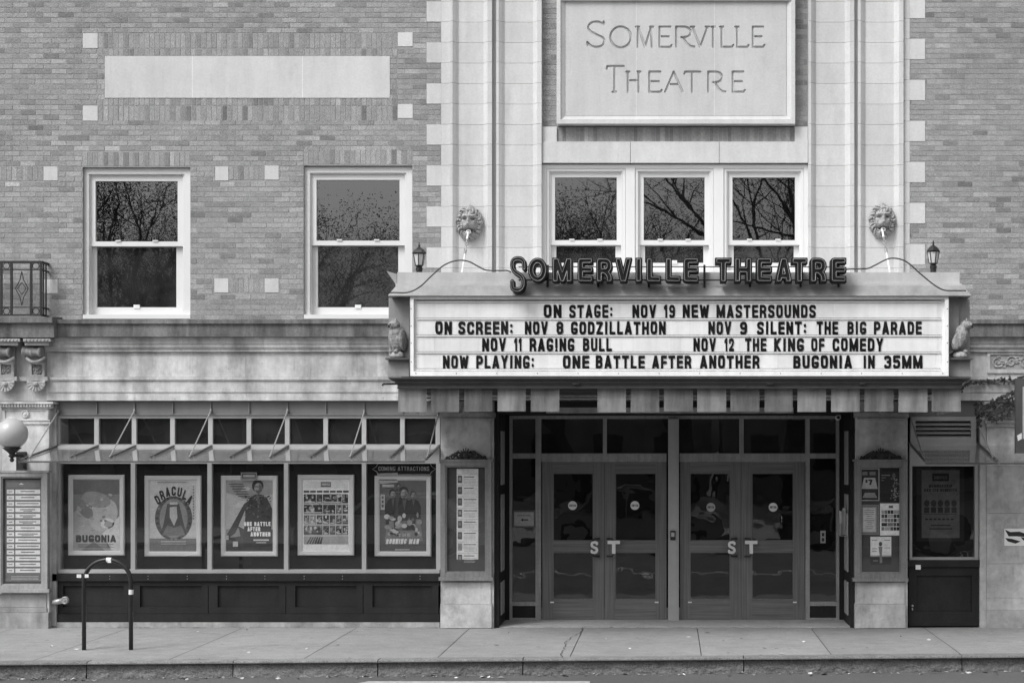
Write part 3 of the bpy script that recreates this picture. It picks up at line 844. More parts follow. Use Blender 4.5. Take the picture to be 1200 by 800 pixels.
# --- sash windows
def sash_window(x0, x1, y0, y1, meet, name='window', cw=7, Yb=.05, sill=True, st=8.5, light=None):
    f = MB()
    f.ring(x0, x1, y0, y1, cw, cw, cw, 0, Yb, .16, 1.0)
    f.ring(x0 + cw + .1, x1 - cw - .1, y0 + cw + .1, y1, 1.6, 1.6, 1.6, 0, Yb + .022, .13, .98)
    f.pb(x0 - .5, x1 + .5, y1 - 5.5, y1 - .5, Yb - .05, .2, 1.0)
    o = f.build(name, M['white'], BL)
    xi0, xi1 = x0 + cw + 1.8, x1 - cw - 1.8
    u = MB(); u.ring(xi0, xi1, y0 + cw + 1.8, meet + 3, st - 2.5, st - 2.5, st - 2, 5.5, Yb + .045, .04, 1.0)
    u.pb((xi0 * .7 + xi1 * .3) - 3, (xi0 * .7 + xi1 * .3) + 3, meet - 4.2, meet - 2.6, Yb + .03, .03, 1.0)
    u.pb((xi0 * .3 + xi1 * .7) - 3, (xi0 * .3 + xi1 * .7) + 3, meet - 4.2, meet - 2.6, Yb + .03, .03, 1.0)
    u.build('upper_sash', M['white'], o)
    l = MB(); l.ring(xi0, xi1, meet + 1, y1 - 5.5, st - 1, st - 1, 3, 8.5, Yb + .10, .04, .97); l.build('lower_sash', M['white'], o)
    g1 = MB(); Yg = Yb + .07
    g1.quad((PX(xi0 + 3, Yg), Yg, PZ(meet, Yg)), (PX(xi1 - 3, Yg), Yg, PZ(meet, Yg)), (PX(xi1 - 3, Yg), Yg, PZ(y0 + cw + 4, Yg)), (PX(xi0 + 3, Yg), Yg, PZ(y0 + cw + 4, Yg)))
    g1.build('upper_pane', M['pane'], o, recalc=False)
    g2 = MB(); Yg = Yb + .125
    g2.quad((PX(xi0 + 3, Yg), Yg, PZ(y1 - 8, Yg)), (PX(xi1 - 3, Yg), Yg, PZ(y1 - 8, Yg)), (PX(xi1 - 3, Yg), Yg, PZ(meet + 2, Yg)), (PX(xi0 + 3, Yg), Yg, PZ(meet + 2, Yg)))
    g2.build('lower_pane', M['screen'], o, recalc=False)
    lt_ = MB(); cx = (xi0 + xi1) / 2; lt_.pb(cx - 3.5, cx + 3.5, y1 - 17, y1 - 13, Yb + .085, .02, 1); lt_.build('sash_lift', M['signw'], o)
    return o
sash_window(97, 223, 197, 374, 285.5)
sash_window(356, 483, 195.5, 374, 284.5)
# triple window: shared posts between three sashes
tf = MB()
for (a, b) in ((635, 640), (733, 744), (836, 848), (942, 947)):
    tf.pb(a, b, 197, 330, .035, .2)
tf.pb(635, 947, 193, 197, .035, .2)
trip = tf.build('triple_window_frame', M['white'], BL)
for (a, b) in ((640.3, 732.7), (744.3, 835.7), (848.3, 941.7)):
    sash_window(a, b, 197.3, 322, 284, cw=3.2, Yb=.05, st=7.5)
# boards below the triple window
q = MB()
for (a, b, c, d) in ((637, 945, 322, 352),): q.pb(a, b, c, d, -.01, .2, .95)
q.build('window_apron', M['lime'], BL)

# --- string course, frieze, architrave: one moulded section left and right of the centre
def hband(name, m, x0, x1, prof, joints=None, toner=(.93, 1.06)):
    """prof: (py at Y, Y) outline points; extruded along the facade in stones"""
    pts = [(Y, PZ(py, Y)) for (py, Y) in prof]
    ys = [p[0] for p in pts]
    pts = pts + [(.28, pts[-1][1]), (.28, pts[0][1])]
    q = MB(); js = [x0] + (joints or []) + [x1]
    for a, b in zip(js[:-1], js[1:]):
        q.extx(pts, PX(a) + .001, PX(b) - .001, RNG.uniform(*toner))
    return q.build(name, m, BL)
for (a, b, js) in ((55, 640, [161, 227, 338, 470]), (930, 1330, [1160, 1250])):
    hband('string_course', M['lime_dark'], a, b, [(374.2, 0.0), (374.2, -.20), (379, -.20), (380, -.17), (394.5, -.165), (394.6, -.04)], js, (.9, 1.12))
    hband('frieze_moulding', M['lime_old'], a, b, [(394.8, -.12), (397, -.115), (398.5, -.10), (402, -.10), (404, -.085), (406.5, -.085), (410, -.055), (412, -.055), (412.2, 0)], js, (.82, .95))
    hband('frieze', M['lime_old'], a, b, [(412.5, -.012), (441.4, -.012)], [80, 159, 226, 231, 288, 345, 419, 500] if a < 500 else [1140, 1159], (.9, 1.08))
    hband('architrave', M['lime_old'], a, b, [(441.6, 0), (441.6, -.045), (444, -.05), (445.5, -.045), (446.3, -.026), (459.3, -.026), (460.3, -.014), (469.2, -.014)], [157, 289, 419] if a < 500 else [1150], (.95, 1.08))
# wall behind the marquee
q = MB(); q.pb(466, 1134, 352.5, 373, .0, .3, .9, 0); q.pb(640, 930, 373.5, 484, 0, .3, .8, 0); q.build('marquee_backing_wall', M['lime_old'], BL)

# --- balcony slab with its brackets on the far left
q = MB()
pr = [(.0, PZ(371.5)), (-.32, PZ(371.5, -.3)), (-.32, PZ(378, -.3)), (-.27, PZ(379, -.3)), (-.26, PZ(395, -.3)), (0, PZ(396, -.1))]
q.extx(pr, PX(-160), PX(62, -.3), 1.0)
balc = q.build('balcony_slab', M['lime_dark'], BL)
rl = MB()
Yr = -.24
def rpx(p): return PX(p, Yr)
def rpz(p): return PZ(p, Yr)
zt, zb = rpz(307), rpz(369)
for zq, hh in ((zt, .03), (rpz(316), .014), (rpz(360), .014), (zb, .02)):
    rl.box(rpx(-140), rpx(48), Yr - .012, Yr + .012, zq - hh / 2, zq + hh / 2)
    rl.box(rpx(48) - .012, rpx(48) + .012, Yr, .05, zq - hh / 2, zq + hh / 2)
for p in (-60, -46, -22, 1.5, 13.5, 36.5, 48):
    rl.box(rpx(p) - .014, rpx(p) + .014, Yr - .011, Yr + .011, zb, zt)
for yy in (-.16, -.08):
    rl.box(rpx(48) - .008, rpx(48) + .008, yy - .008, yy + .008, zb, zt)
for cx in (-34, 7.5, 42):
    for pz_ in (311.5, 364.5):
        rl.tube([(rpx(cx) + .042 * math.cos(a), Yr, rpz(pz_) + .042 * math.sin(a)) for a in [2 * math.pi * k / 16 for k in range(16)]], .006, 5, True)
for cx in (-34, 25.5):
    for (du, dv) in ((6, 20), ):
        for sx in (-1, 1):
            for sz in (-1, 1):
                rl.tube([(rpx(cx), Yr, rpz(338 + sz * dv)), (rpx(cx + sx * du * .35), Yr, rpz(338 + sz * dv * .5)), (rpx(cx + sx * du * 1.25), Yr, rpz(338))], .006, 5)
                rl.tube([(rpx(cx), Yr, rpz(338 + sz * 7)), (rpx(cx + sx * 5), Yr, rpz(338))], .005, 5)
rl.build('iron_railing', M['iron'], BL)
def bracket(x0, x1):
    q = MB(); c = (x0 + x1) / 2
    q.pb(x0 - 2, x1 + 2, 396.5, 400, -.25, .3); q.pb(x0, x1, 400.2, 404.5, -.22, .25)
    for k in range(7):
        xx = x0 + 1.5 + (x1 - x0 - 3) * k / 6
        q.ell((PX(xx, -.25), -.25, PZ(398.3, -.25)), (.013, .012, .018), 8, 6)
    r_ = .075; zc = PZ(412, -.2)
    q.lathe([(r_ * .8, PX(x0 + 3)), (r_, PX(x0 + 4.5)), (r_ * .75, PX(x0 + 7)), (r_ * .75, PX(c - 2)), (r_ * .9, PX(c)), (r_ * .75, PX(c + 2)), (r_ * .75, PX(x1 - 7)), (r_, PX(x1 - 4.5)), (r_ * .8, PX(x1 - 3))], (0, -.13, zc), 'X', 16)
    q.tube([(PX(x0 + 3 + (x1 - x0 - 6) * k / 10, -.1), -.17 + .04 * (abs(k - 5) / 5) ** 2, PZ(419 + 5.5 * (1 - (abs(k - 5) / 5) ** 2), -.1)) for k in range(11)], .022, 8)
    q.pb(x0 + 4, x1 - 4, 404.6, 444, -.07, .12)
    q.ring(x0 + 5, x1 - 5, 425, 441, 3, 3, 2, 2, -.10, .04)
    for k in range(26):
        q.ell((PX(RNG.uniform(x0 + 9, x1 - 9), -.08), -.075, PZ(RNG.uniform(428, 438), -.08)), (.012, .014, .010), 6, 5)
    q.pb(x0 + 1.5, x1 - 1.5, 441.2, 446, -.11, .14)
    for k in range(9):
        a = math.pi * k / 8
        q.tube([(PX(c, -.09), -.10, PZ(448, -.09)), (PX(c + math.cos(a) * 10.5, -.09), -.10, PZ(448 + 10.5 * math.sin(a), -.09))], [.014, .024], 7)
    q.ell((PX(c, -.09), -.12, PZ(450, -.09)), (.035, .03, .03), 10, 8)
    q.t = [.78 * v for v in q.t]; q.build('carved_bracket', M['pier'], BL, smooth=False)
bracket(29, 57); bracket(-7, 21); bracket(-70, -42)
q = MB(); q.pb(-160, 55, 396, 470, -.01, .3, .82, 0); q.pb(-160, 57, 441.5, 446.2, -.05, .05, 1.0); q.build('frieze', M['lime_old'], BL)

# --- left pier
def build_pier(x0, x1, m, left):
    q = MB()
    q.pb(x0 + .4, x1 - .4, 478, 736, -.06, .4)
    o = q.build('pier', m, BL)
    return o
pl = build_pier(2, 58, M['lime_old'], True)
q = MB()
q.pb(-2, 62, 470.5, 473, -.13, .2); q.pb(-1, 60, 476.5, 478.5, -.085, .1)
k = 0
while -1 + 3.4 * k < 60:
    q.pb(-.5 + 3.4 * k, 1.9 + 3.4 * k, 473, 476.5, -.115, .08); k += 1
q.pb(1, 58.5, 491.5, 493, -.085, .05); q.pb(1, 58.5, 494, 496.5, -.08, .05)
q.ring(3, 56.5, 479, 491.4, 3, 3, 2, 1, -.072, .02)
q.lathe([(.052, 0), (.052, .02), (.042, .028), (.036, .018), (.018, .018), (.016, .03), (.004, .032)], (PX(30, -.06), -.06, PZ(485, -.06)), 'Y', 18)
q.build('pier_capital', M['lime_old'], pl)
q = MB()
q.pb(-20, 54, 696, 711, -.075, .1, .62); q.pb(-20, 54.5, 711.3, 717, -.082, .1, .6); q.pb(-20, 56.5, 717.5, 737, -.10, .12, .66); q.build('pier_plinth', M['lime_old'], pl)
q = MB(); q.pb(-160, 2, 470.4, 737, .0, .3, .9, 0); q.build('side_wall', M['lime_old'], BL)
q = MB(); q.pb(58.5, 66, 470, 733, .02, .4, .72); q.build('jamb', M['lime_old'], BL)

# --- left shop front
Ys = .08
q = MB(); q.pb(66, 515, 470, 486.3, Ys - .01, .15)
bat = MB()
BX = [67.5, 113, 157, 202, 246.5, 291.5, 336.5, 381.5, 426.5, 471.5, 513]
for p in BX: bat.pb(p - .8, p + .8, 471, 485.5, Ys - .035, .026)
bat.pb(66, 515, 484.7, 486.2, Ys - .03, .02)
fa = q.build('shop_fascia', M['fascia'], BL); bat.build('fascia_batten', M['fascia'], fa)
def qpane(name, x0, x1, y0, y1, Y, m, parent):
    g_ = MB(); g_.quad((PX(x0, Y), Y, PZ(y1, Y)), (PX(x1, Y), Y, PZ(y1, Y)), (PX(x1, Y), Y, PZ(y0, Y)), (PX(x0, Y), Y, PZ(y0, Y)))
    return g_.build(name, m, parent, recalc=False)
q = MB()
q.pb(66, 515, 486.5, 490, Ys, .07); q.pb(66, 515, 520.3, 524.5, Ys, .07)
for i, p in enumerate(BX):
    wd = 2.6
    q.pb(p - wd, p + wd, 490, 520.3, Ys + .005, .06)
tfm = q.build('transom_frame', M['frame'], BL)
for a, b in zip(BX[:-1], BX[1:]): qpane('transom_pane', a + 2, b - 2, 489.5, 520.8, Ys + .04, M['topglass'], tfm)
q = MB()
DX = [67.5, 155.7, 245.5, 335.2, 426.5, 513.5]
q.pb(66, 515, 524.6, 543, Ys + .01, .06); q.pb(66, 515, 667, 671.3, Ys - .01, .09)
for p in DX: q.pb(p - 2.5, p + 2.5, 543, 667, Ys, .07)
dfm = q.build('display_window_frame', M['frame'], BL)
for a, b in zip(DX[:-1], DX[1:]): qpane('display_pane', a + 2, b - 2, 542, 667.5, Ys + .04, M['shopglass'], dfm)
# show case behind the glass
q = MB(); Yk = .245
q.box(PX(66), PX(514), Yk, Yk + .04, PZ(672), PZ(526)); q.box(PX(66), PX(514), Ys + .08, Yk, PZ(672) - .03, PZ(672)); q.box(PX(66), PX(514), Ys + .09, Yk, PZ(526), PZ(526) + .03)
q.build('display_case_lining', M['back'], BL)
# dark room behind everything
q = MB()
q.box(PX(-150), PX(1320), 3.4, 3.5, -.1, 9.4); q.box(PX(-150), PX(1320), .5, 3.4, PZ(430), PZ(428)); q.box(PX(-150), PX(1320), .5, 3.4, PZ(TOPY) + .02, PZ(TOPY) + .05)
q.box(PX(-150) - .05, PX(-150), .3, 3.5, -.1, 9.4); q.box(PX(1320), PX(1320) + .05, .3, 3.5, -.1, 9.4)
q.build('interior', M['inside'], BL)
# shelves and lining behind the transoms
q = MB(); q.box(PX(66), PX(514), .6, .65, PZ(524), PZ(470)); q.build('transom_lining', M['back'], BL)
# roof cap
q = MB(); q.box(PX(-160), PX(1330), -.25, 3.6, PZ(TOPY), PZ(TOPY) + .25); q.build('parapet_coping', M['lime'], BL)
# bulkhead under the display windows
q = MB()
q.pb(61, 515, 672, 680.5, Ys - .06, .16)
q.pb(62, 515, 680.6, 686, Ys - .02, .12)
SX = [63, 153, 244, 335, 425.5, 514]
for a, b in zip(SX[:-1], SX[1:]):
    q.pb(a + .4, a + 11, 686, 711, Ys - .02, .12); q.pb(b - 8, b - .4, 686, 711, Ys - .02, .12); q.pb(a + .4, b - .4, 711, 718.5, Ys - .02, .12); q.pb(a + 11, b - 8, 686, 711, Ys + .015, .08)
q.pb(62, 515, 718.8, 728.5, Ys - .035, .13)
blk = q.build('bulkhead', M['bulk'], BL)
for p in (128, 173, 219, 265, 310, 356, 401, 492):
    for zz in (674.8, 678): q = MB(); q.ell((PX(p), Ys - .062, PZ(zz)), (.006, .004, .006), 8, 6); q.build('screw', M['steel'], blk)
q = MB(); q.pb(58, 515, 728.8, 736, Ys - .05, .2, .75); q.build('sill_stone', M['pier'], BL)

# --- the two entrance piers
for (x0, x1) in ((515, 579), (1001, 1064)):
    o = build_pier(x0 + 1, x1, M['pier'], False)
    q = MB()
    q.pb(x0, x1 + 1, 483.5, 489.5, -.09, .15, .8); q.pb(x0 + 4, x1 - 3, 489.8, 492, -.105, .1, .9)
    q.pb(x0 + 6, x1 - 4, 492.4, 546, -.075, .1, 1.0)
    q.lathe([(.048, 0), (.048, .02), (.036, .022), (.03, .012), (.012, .012), (.01, .022), (.003, .022)], (PX((x0 + x1) / 2), -.075, PZ(481)), 'Y', 16)
    q.pb(x0, x1, 470, 483.3, -.07, .12, .75)
    q.build('pier_capital', M['pier'], o)
    q = MB(); q.pb(x0 + 3.5, x1 - 4, 682, 707, -.085, .1, 1.05); q.pb(x0 + 1, x1 - 3, 707.5, 735.5, -.105, .15, 1.0); q.build('pier_plinth', M['pier'], o)

# --- entrance: returns, frames, sidelights, doors
Yd = .80
q = MB()
for (xa, xb) in ((580, 584.5), (996.5, 1001)):
    q.box(PX(xa), PX(xb), .0, Yd + .1, 0.0, PZ(470)); 
q.box(PX(580), PX(1001), .02, Yd + .1, PZ(484.5), PZ(484.5) + .08)
q.box(PX(580), PX(1001), -.02, .06, PZ(484.5) + .081, PZ(470))
q.box(PX(580), PX(1001), Yd + .01, Yd + .12, PZ(487.3, Yd), PZ(484.5) + .05)
q.box(PX(584.5), PX(596.8, Yd), Yd, Yd + .1, 0, PZ(487, Yd)); q.box(PX(983.8, Yd), PX(996.5), Yd, Yd + .1, 0, PZ(487, Yd))
ent = q.build('entrance_surround', M['bulk'], BL)
for sgn, xx in ((1, PX(584.5)), (-1, PX(996.5))):
    for (za, zb_) in ((.14, .58), (.72, 1.75), (1.88, 2.60)):
        q = MB(); q.box(xx, xx + sgn * .012, .22, .60, za, zb_); q.build('return_panel', M['frame'], ent)
q = MB()
Yf = Yd - .02
q.pb(597, 983.5, 486.8, 490.5, Yf, .09)
q.pb(597, 634, 531, 537, Yf, .08); q.pb(944, 983.5, 531, 537, Yf, .08); q.pb(634.2, 781, 531, 541, Yf + .004, .08); q.pb(796.5, 943.8, 531, 541, Yf + .004, .08)
for (a, b) in ((597, 600.3), (627.5, 634), (943.9, 949), (980, 983.5)): q.pb(a, b, 490.6, 726.8, Yf + .002, .08)
for (a, b) in ((706.5, 711), (866.5, 871.5)): q.pb(a, b, 490.6, 531, Yf + .006, .07)
for (a, b) in ((600.3, 627.5), (949, 980)): q.pb(a, b, 704.5, 709.5, Yf + .004, .07); q.pb(a, b, 723.6, 726.8, Yf + .004, .07)
efm = q.build('entrance_frame', M['case_l'], BL)
q = MB(); q.pb(783, 795.5, 490.7, 727.2, Yf - .05, .12); q.pb(785.6, 793, 490.7, 727.2, Yf - .058, .008); q.build('centre_post', M['frame'], efm)
for (a, b) in ((600.3, 627.5), (949, 980)):
    qpane('sidelight_pane', a, b, 537, 704.5, Yd + .02, M['doorglass'], efm)
    q = MB(); q.pb(a, b, 709.6, 723.5, Yd + .01, .03); q.build('kick_panel', M['bulk'], efm)
for (a, b) in ((600.3, 627.5), (634, 706.5), (711, 783), (795.5, 866.5), (871.5, 944), (949, 980)):
    qpane('transom_pane', a, b, 490, 531.5, Yd + .02, M['topglass'], efm)
def door(x0, x1, gx0, gx1, hinge_left, sgn_letter):
    q = MB(); Y = Yd
    # stiles with upright grain
    q.pb(x0, gx0, 541.2, 725.6, Y, .045); q.pb(gx1, x1, 541.2, 725.6, Y, .045)
    o = q.build('door', M['wood'], BL)
    for (a, b) in ((541.2, 554), (633.5, 646.5), (702, 725.6)): r_ = MB(); r_.pb(gx0 + .05, gx1 - .05, a, b, Y + .001, .043); r_.build('door_rail', M['woodh'], o)
    for (a, b) in ((554, 633.5), (646.5, 702)): bd = MB(); bd.ring(gx0, gx1, a, b, 1.0, 1.0, 1.0, 1.0, Y + .012, .02); bd.build('glazing_bead', M['wood'], o)
    for (a, b) in ((554, 633.5), (646.5, 702)): qpane('door_pane', gx0, gx1, a, b, Y + .025, M['doorglass'], o)
    return o
def handle(o, side, letter):
    """black pull bar with a pale letter fixed to its front"""
    Y = Yd
    bx = side
    h = MB()
    xb = bx + (-3.2 if letter == 'S' else 3.2); xc = bx
    Yh = Y - .075
    s_ = -1 if letter == 'S' else 1
    h.tube([(PX(bx - s_ * .5, Y), Y, PZ(630.5, Y)), (PX(bx - s_ * .5, Y), Yh, PZ(630.5, Y)), (PX(bx + s_ * 5, Y), Yh, PZ(630.5, Y)), (PX(bx + s_ * 7, Y), Yh, PZ(634, Y)), (PX(bx + s_ * 7, Y), Yh, PZ(648, Y)), (PX(bx + s_ * 5, Y), Yh, PZ(651, Y)), (PX(bx - s_ * .5, Y), Yh, PZ(651, Y)), (PX(bx - s_ * .5, Y), Y, PZ(651, Y))], .012, 8)
    h.build('handle', M['black'], o, smooth=True)
    l = MB()
    if letter == 'S': put_word(l, 'S', bx - 9.5, bx - .5, 633.5, 648.5, Yh - .014, .014, t=.2, base=.62)
    else: put_word(l, 'T', bx - .5, bx + 14, 633, 648.5, Yh - .014, .014, t=.26, base=.92)
    l.build('handle_letter', M['signw'], o)
DOORS = [(635.5, 708.3, 648, 695.5), (708.7, 781, 721, 769), (797, 868.3, 808.5, 856), (868.7, 943, 881, 930)]
for i, d in enumerate(DOORS):
    o = door(*d, i % 2 == 0, 'ST'[i % 2])
    handle(o, (701.5 if i == 0 else 712.5 if i == 1 else 862.5 if i == 2 else 873.5), 'ST'[i % 2])
    cx, cy = ((671, 592), (744, 592), (833, 594), (906, 594))[i]
    s_ = MB(); Y = Yd + .024
    s_.lathe([(.061, 0), (.061, .0015)], (PX(cx, Y), Y, PZ(cy, Y)), 'Y', 24, tone=1.0 if i != 2 else .55)
    st_ = s_.build('round_sticker', M['paper'], o)
    s_ = MB(); put_word(s_, 'ENTER', cx - 3.8, cx + 3.8, cy - 1.3, cy + 1.3, Y - .002, .0008, t=.24, tone=.12, res=.06); s_.build('sticker_text', M['ink'], o)
    s_ = MB(); p = d[0] + 11.5 if i % 2 == 0 else d[1] - 11.5
    s_.pb(p - 2.2, p + 2.2, 704.5, 706, Yd - .004, .004); s_.build('door_plate', M['chalk'], o)

# --- right shop front
q = MB(); q.pb(1064.5, 1148, 470, 488.3, Ys - .01, .15); q.build('shop_fascia', M['fascia'], BL)
q = MB(); q.ring(1067, 1144, 488, 520, 6, 6, 5, 8, Ys - .02, .1); lv = q.build('louver_vent', M['frame'], BL)
q = MB()
for k in range(4):
    yy = 493.5 + 5 * k
    q.extx([(Ys - .02, PZ(yy + 4.2, Ys)), (Ys + .05, PZ(yy + 1.2, Ys)), (Ys + .056, PZ(yy + 1.7, Ys)), (Ys - .014, PZ(yy + 4.9, Ys))], PX(1073, Ys), PX(1138, Ys))
q.build('louver_slats', M['frame'], lv)
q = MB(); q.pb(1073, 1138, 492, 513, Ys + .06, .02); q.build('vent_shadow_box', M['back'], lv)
q = MB(); q.pb(1066, 1146.5, 520.2, 524, Ys, .08); q.pb(1066, 1069, 524, 655.8, Ys, .08); q.pb(1142.5, 1146.5, 524, 655.8, Ys, .08); q.pb(1069, 1142.5, 652.5, 655.8, Ys, .08); q.pb(1069, 1142.5, 524, 546, Ys + .005, .06)
rw = q.build('side_window', M['frame'], BL); qpane('side_pane', 1068.5, 1143, 545.5, 653, Ys + .04, M['doorglass'], rw)
q = MB(); q.pb(1064, 1149, 656, 664, Ys - .06, .16); q.pb(1065, 1148, 664.2, 674, Ys - .02, .1); q.pb(1065, 1074, 674, 716, Ys - .02, .1); q.pb(1139, 1148, 674, 716, Ys - .02, .1); q.pb(1065, 1148, 716, 733, Ys - .02, .1); q.pb(1074, 1139, 674, 716, Ys + .012, .08)
rb = q.build('bulkhead', M['bulk'], BL)
q = MB(); q.ell((PX(1070), Ys - .03, PZ(710)), (.018, .02, .018), 10, 8); q.ell((PX(1070), Ys - .03, PZ(714)), (.012, .015, .02), 10, 8); q.build('spigot', M['steel'], rb)
q = MB(); q.box(PX(1066), PX(1148), .33, .36, PZ(660), PZ(524)); q.build('display_case_lining', M['back'], BL)
q = MB(); q.pb(1148.5, 1156, 470, 735.5, .0, .3, .95); q.build('jamb', M['pier'], BL)
rp = MB()
for (a, b) in ((500, 546), (546.3, 601), (601.3, 660), (660.3, 700)): rp.pb(1156.5, 1330, a, b, -.02, .3, RNG.uniform(.9, 1.05))
rp.pb(1156.2, 1330, 700.3, 714, -.03, .3, .95); rp.pb(1156, 1330, 714.3, 736, -.045, .3, .8)
o = rp.build('pier', M['pier'], BL)
q = MB(); q.pb(1153, 1330, 470, 474, -.12, .2); q.pb(1155, 1330, 474.2, 481, -.075, .1); q.pb(1156, 1330, 481.2, 491.5, -.05, .1, 1.1); q.pb(1154.5, 1330, 491.7, 495.5, -.075, .1); q.pb(1156, 1330, 495.8, 499.8, -.045, .1)
q.lathe([(.05, 0), (.05, .02), (.038, .022), (.03, .01), (.01, .01), (.006, .02)], (PX(1183), -.05, PZ(486.5)), 'Y', 18)
q.build('pier_capital', M['lime_old'], o)
# carved scroll panel in the right frieze
q = MB(); q.ring(1157, 1262, 411.5, 437, 3.5, 3.5, 4, 4, -.035, .05, .95); rel = q.build('frieze_panel', M['lime_old'], BL)
q = MB(); q.pb(1160.5, 1258.5, 415.5, 433, -.018, .02)
def spiral(mb, cx, cy, r0, turns, sgn, Y, rad=.010):
    pts = []
    for k in range(26):
        u = k / 25; a = sgn * u * turns * 2 * math.pi
        rr = r0 * (1 - .85 * u)
        pts.append((PX(cx + rr * math.cos(a), Y), Y, PZ(cy - rr * math.sin(a), Y)))
    mb.tube(pts, [rad * (1 - .3 * k / 25) for k in range(26)], 6)
for k in range(6):
    cx = 1169 + 16 * k
    spiral(q, cx, 424, 7, 1.6, 1 if k % 2 else -1, -.02, .014); spiral(q, cx + 8, 420.5 if k % 2 else 428, 4.5, 1.3, -1 if k % 2 else 1, -.02, .012)
    for j in range(5):
        a = RNG.uniform(0, 6.28); q.ell((PX(cx + 6 * math.cos(a), -.02), -.02, PZ(424 + 6 * math.sin(a), -.02)), (.03, .02, .012), 8, 6)
q.build('scroll_carving', M['stone_c'], rel)

# ================================================================== MARQUEE
MQ = thing('marquee', 'wide grey metal marquee over the doors with white lettered sign face', 'marquee', (PX(796, -2.1), -1.0, PZ(482, -2.1)))
Ym = -2.10
ZS = PZ(455, Ym)            # soffit height
# body: slab between the wall and the front
q = MB()
q.box(PX(468, Ym), PX(1126, Ym), -1.98, -.005, ZS, PZ(336, Ym))
body = q.build('marquee_body', M['marq'], MQ)
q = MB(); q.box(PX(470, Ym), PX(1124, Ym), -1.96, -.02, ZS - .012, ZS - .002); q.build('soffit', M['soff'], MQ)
# sign cabinet
q = MB(); q.pb(480.5, 1111.5, 348.5, 440.5, Ym + .012, .20); q.build('sign_cabinet', M['signw'], MQ)
q = MB(); q.ring(479.5, 1112.5, 346.2, 441.2, .8, .8, .8, .8, Ym - .045, .20); q.build('cabinet_edge', M['marqd'], MQ)
q = MB(); q.ring(480.4, 1111.6, 347.1, 440.4, 4.2, 4.2, 3.0, 5.4, Ym - .04, .06, 1.12); cf = q.build('cabinet_frame', M['signw'], MQ)
for i in range(14):
    p = 488 + (1104 - 488) * i / 13
    q = MB(); q.ell((PX(p, Ym), Ym - .042, PZ(437.5, Ym)), (.006, .004, .006), 8, 6); q.build('rivet', M['marqd'], cf)
for yy in (362, 382, 402, 424):
    for p in (482.5, 1109.5): q = MB(); q.ell((PX(p, Ym), Ym - .042, PZ(yy, Ym)), (.006, .004, .006), 8, 6); q.build('rivet', M['marqd'], cf)
rows = ((357, 372.3), (376.6, 391.8), (396, 411.5), (416.3, 431.8))
for yy in (353.5, 373.6, 393.2, 412.9, 432.8):
    q = MB(); q.pb(488, 1103, yy - .55, yy + .9, Ym - .006, .018, 1.02); tk = q.build('letter_track', M['signw'], MQ)
    q = MB(); q.pb(488, 1103, yy - 1.15, yy - .58, Ym - .003, .014, 1.0); q.build('track_groove', M['marqd'], tk)
# translucent tile joints on the face
for (a, b) in rows:
    q = MB(); p = 488.0
    while p < 1102:
        wd = RNG.choice([9, 12, 18, 26, 40, 60])
        q.pb(p, min(p + wd, 1102.9), a - 2.2, b + .6, Ym + .0085 - RNG.uniform(0, .002), .004, RNG.choice([.97, 1, 1, 1.02, 1.04, .93]))
        p += wd + .15
    q.build('letter_tiles', M['signw'], MQ)
WORDS = [
    [('ON', 637, 658), ('STAGE:', 667, 718), ('NOV', 741, 769), ('19', 778, 791), ('NEW', 800, 831), ('MASTERSOUNDS', 839.5, 956)],
    [('ON', 510, 529.5), ('SCREEN:', 537, 601), ('NOV', 615, 642), ('8', 652, 660), ('GODZILLATHON', 669, 780), ('NOV', 830, 857), ('9', 867, 875.5), ('SILENT:', 887, 945), ('THE', 957, 982), ('BIG', 993, 1015), ('PARADE', 1024, 1080)],
    [('NOV', 565, 593), ('11', 602.5, 611.5), ('RAG!NG', 620.5, 673), ('BULL', 683, 717), ('NOV', 812.5, 839), ('12', 849, 860), ('THE', 873, 898), ('KING', 907, 942), ('OF', 950.5, 966), ('COMEDY', 975.5, 1035)],
    [('NOW', 519, 549), ('PLAYING:', 558, 626), ('ONE', 659.5, 690.5), ('BATTLE', 698, 755.5), ('AFTER', 764, 810), ('ANOTHER', 820, 890), ('BUGONIA', 929.5, 998.5), ('IN', 1011.5, 1025), ('35MM', 1036, 1081)],
]
for (a, b), ws in zip(rows, WORDS):
    for (txt, xa, xb) in ws:
        q = MB(); put_word(q, txt, xa, xb, a, b, Ym + .004, .005, t=.215, res=.026, base=.63, gap=.15, jit=.012, tone=RNG.uniform(.8, 1.6))
        q.build('lettering', M['letter'], MQ)
# bottom cornice
def mk_front(prof, x0, x1, inset=True):
    """moulding along the front with mitred end profiles; prof: (py, Y, px overhang)"""
    q = MB(); n = len(prof)
    vs = [(PX(x0 - e, Y), Y, PZ(py, Y)) for (py, Y, e) in prof] + [(PX(x1 + e, Y), Y, PZ(py, Y)) for (py, Y, e) in prof]
    bk = [(PX(x0 - e, Y), -.01, PZ(py, Y)) for (py, Y, e) in prof]; bk2 = [(PX(x1 + e, Y), -.01, PZ(py, Y)) for (py, Y, e) in prof]
    fs = [(i, i + 1, n + i + 1, n + i) for i in range(n - 1)]
    q.add(vs, fs)
    q.add(vs[:n] + bk, [(i, n + i, n + i + 1, i + 1) for i in range(n - 1)])
    q.add(vs[n:] + bk2, [(i, n + i, n + i + 1, i + 1) for i in range(n - 1)])
    return q
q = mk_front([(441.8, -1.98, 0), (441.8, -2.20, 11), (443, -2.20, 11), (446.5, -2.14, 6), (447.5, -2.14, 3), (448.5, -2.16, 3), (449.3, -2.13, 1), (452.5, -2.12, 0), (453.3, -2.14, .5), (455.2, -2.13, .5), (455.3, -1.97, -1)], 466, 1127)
q.build('lower_cornice', M['marqd'], MQ)
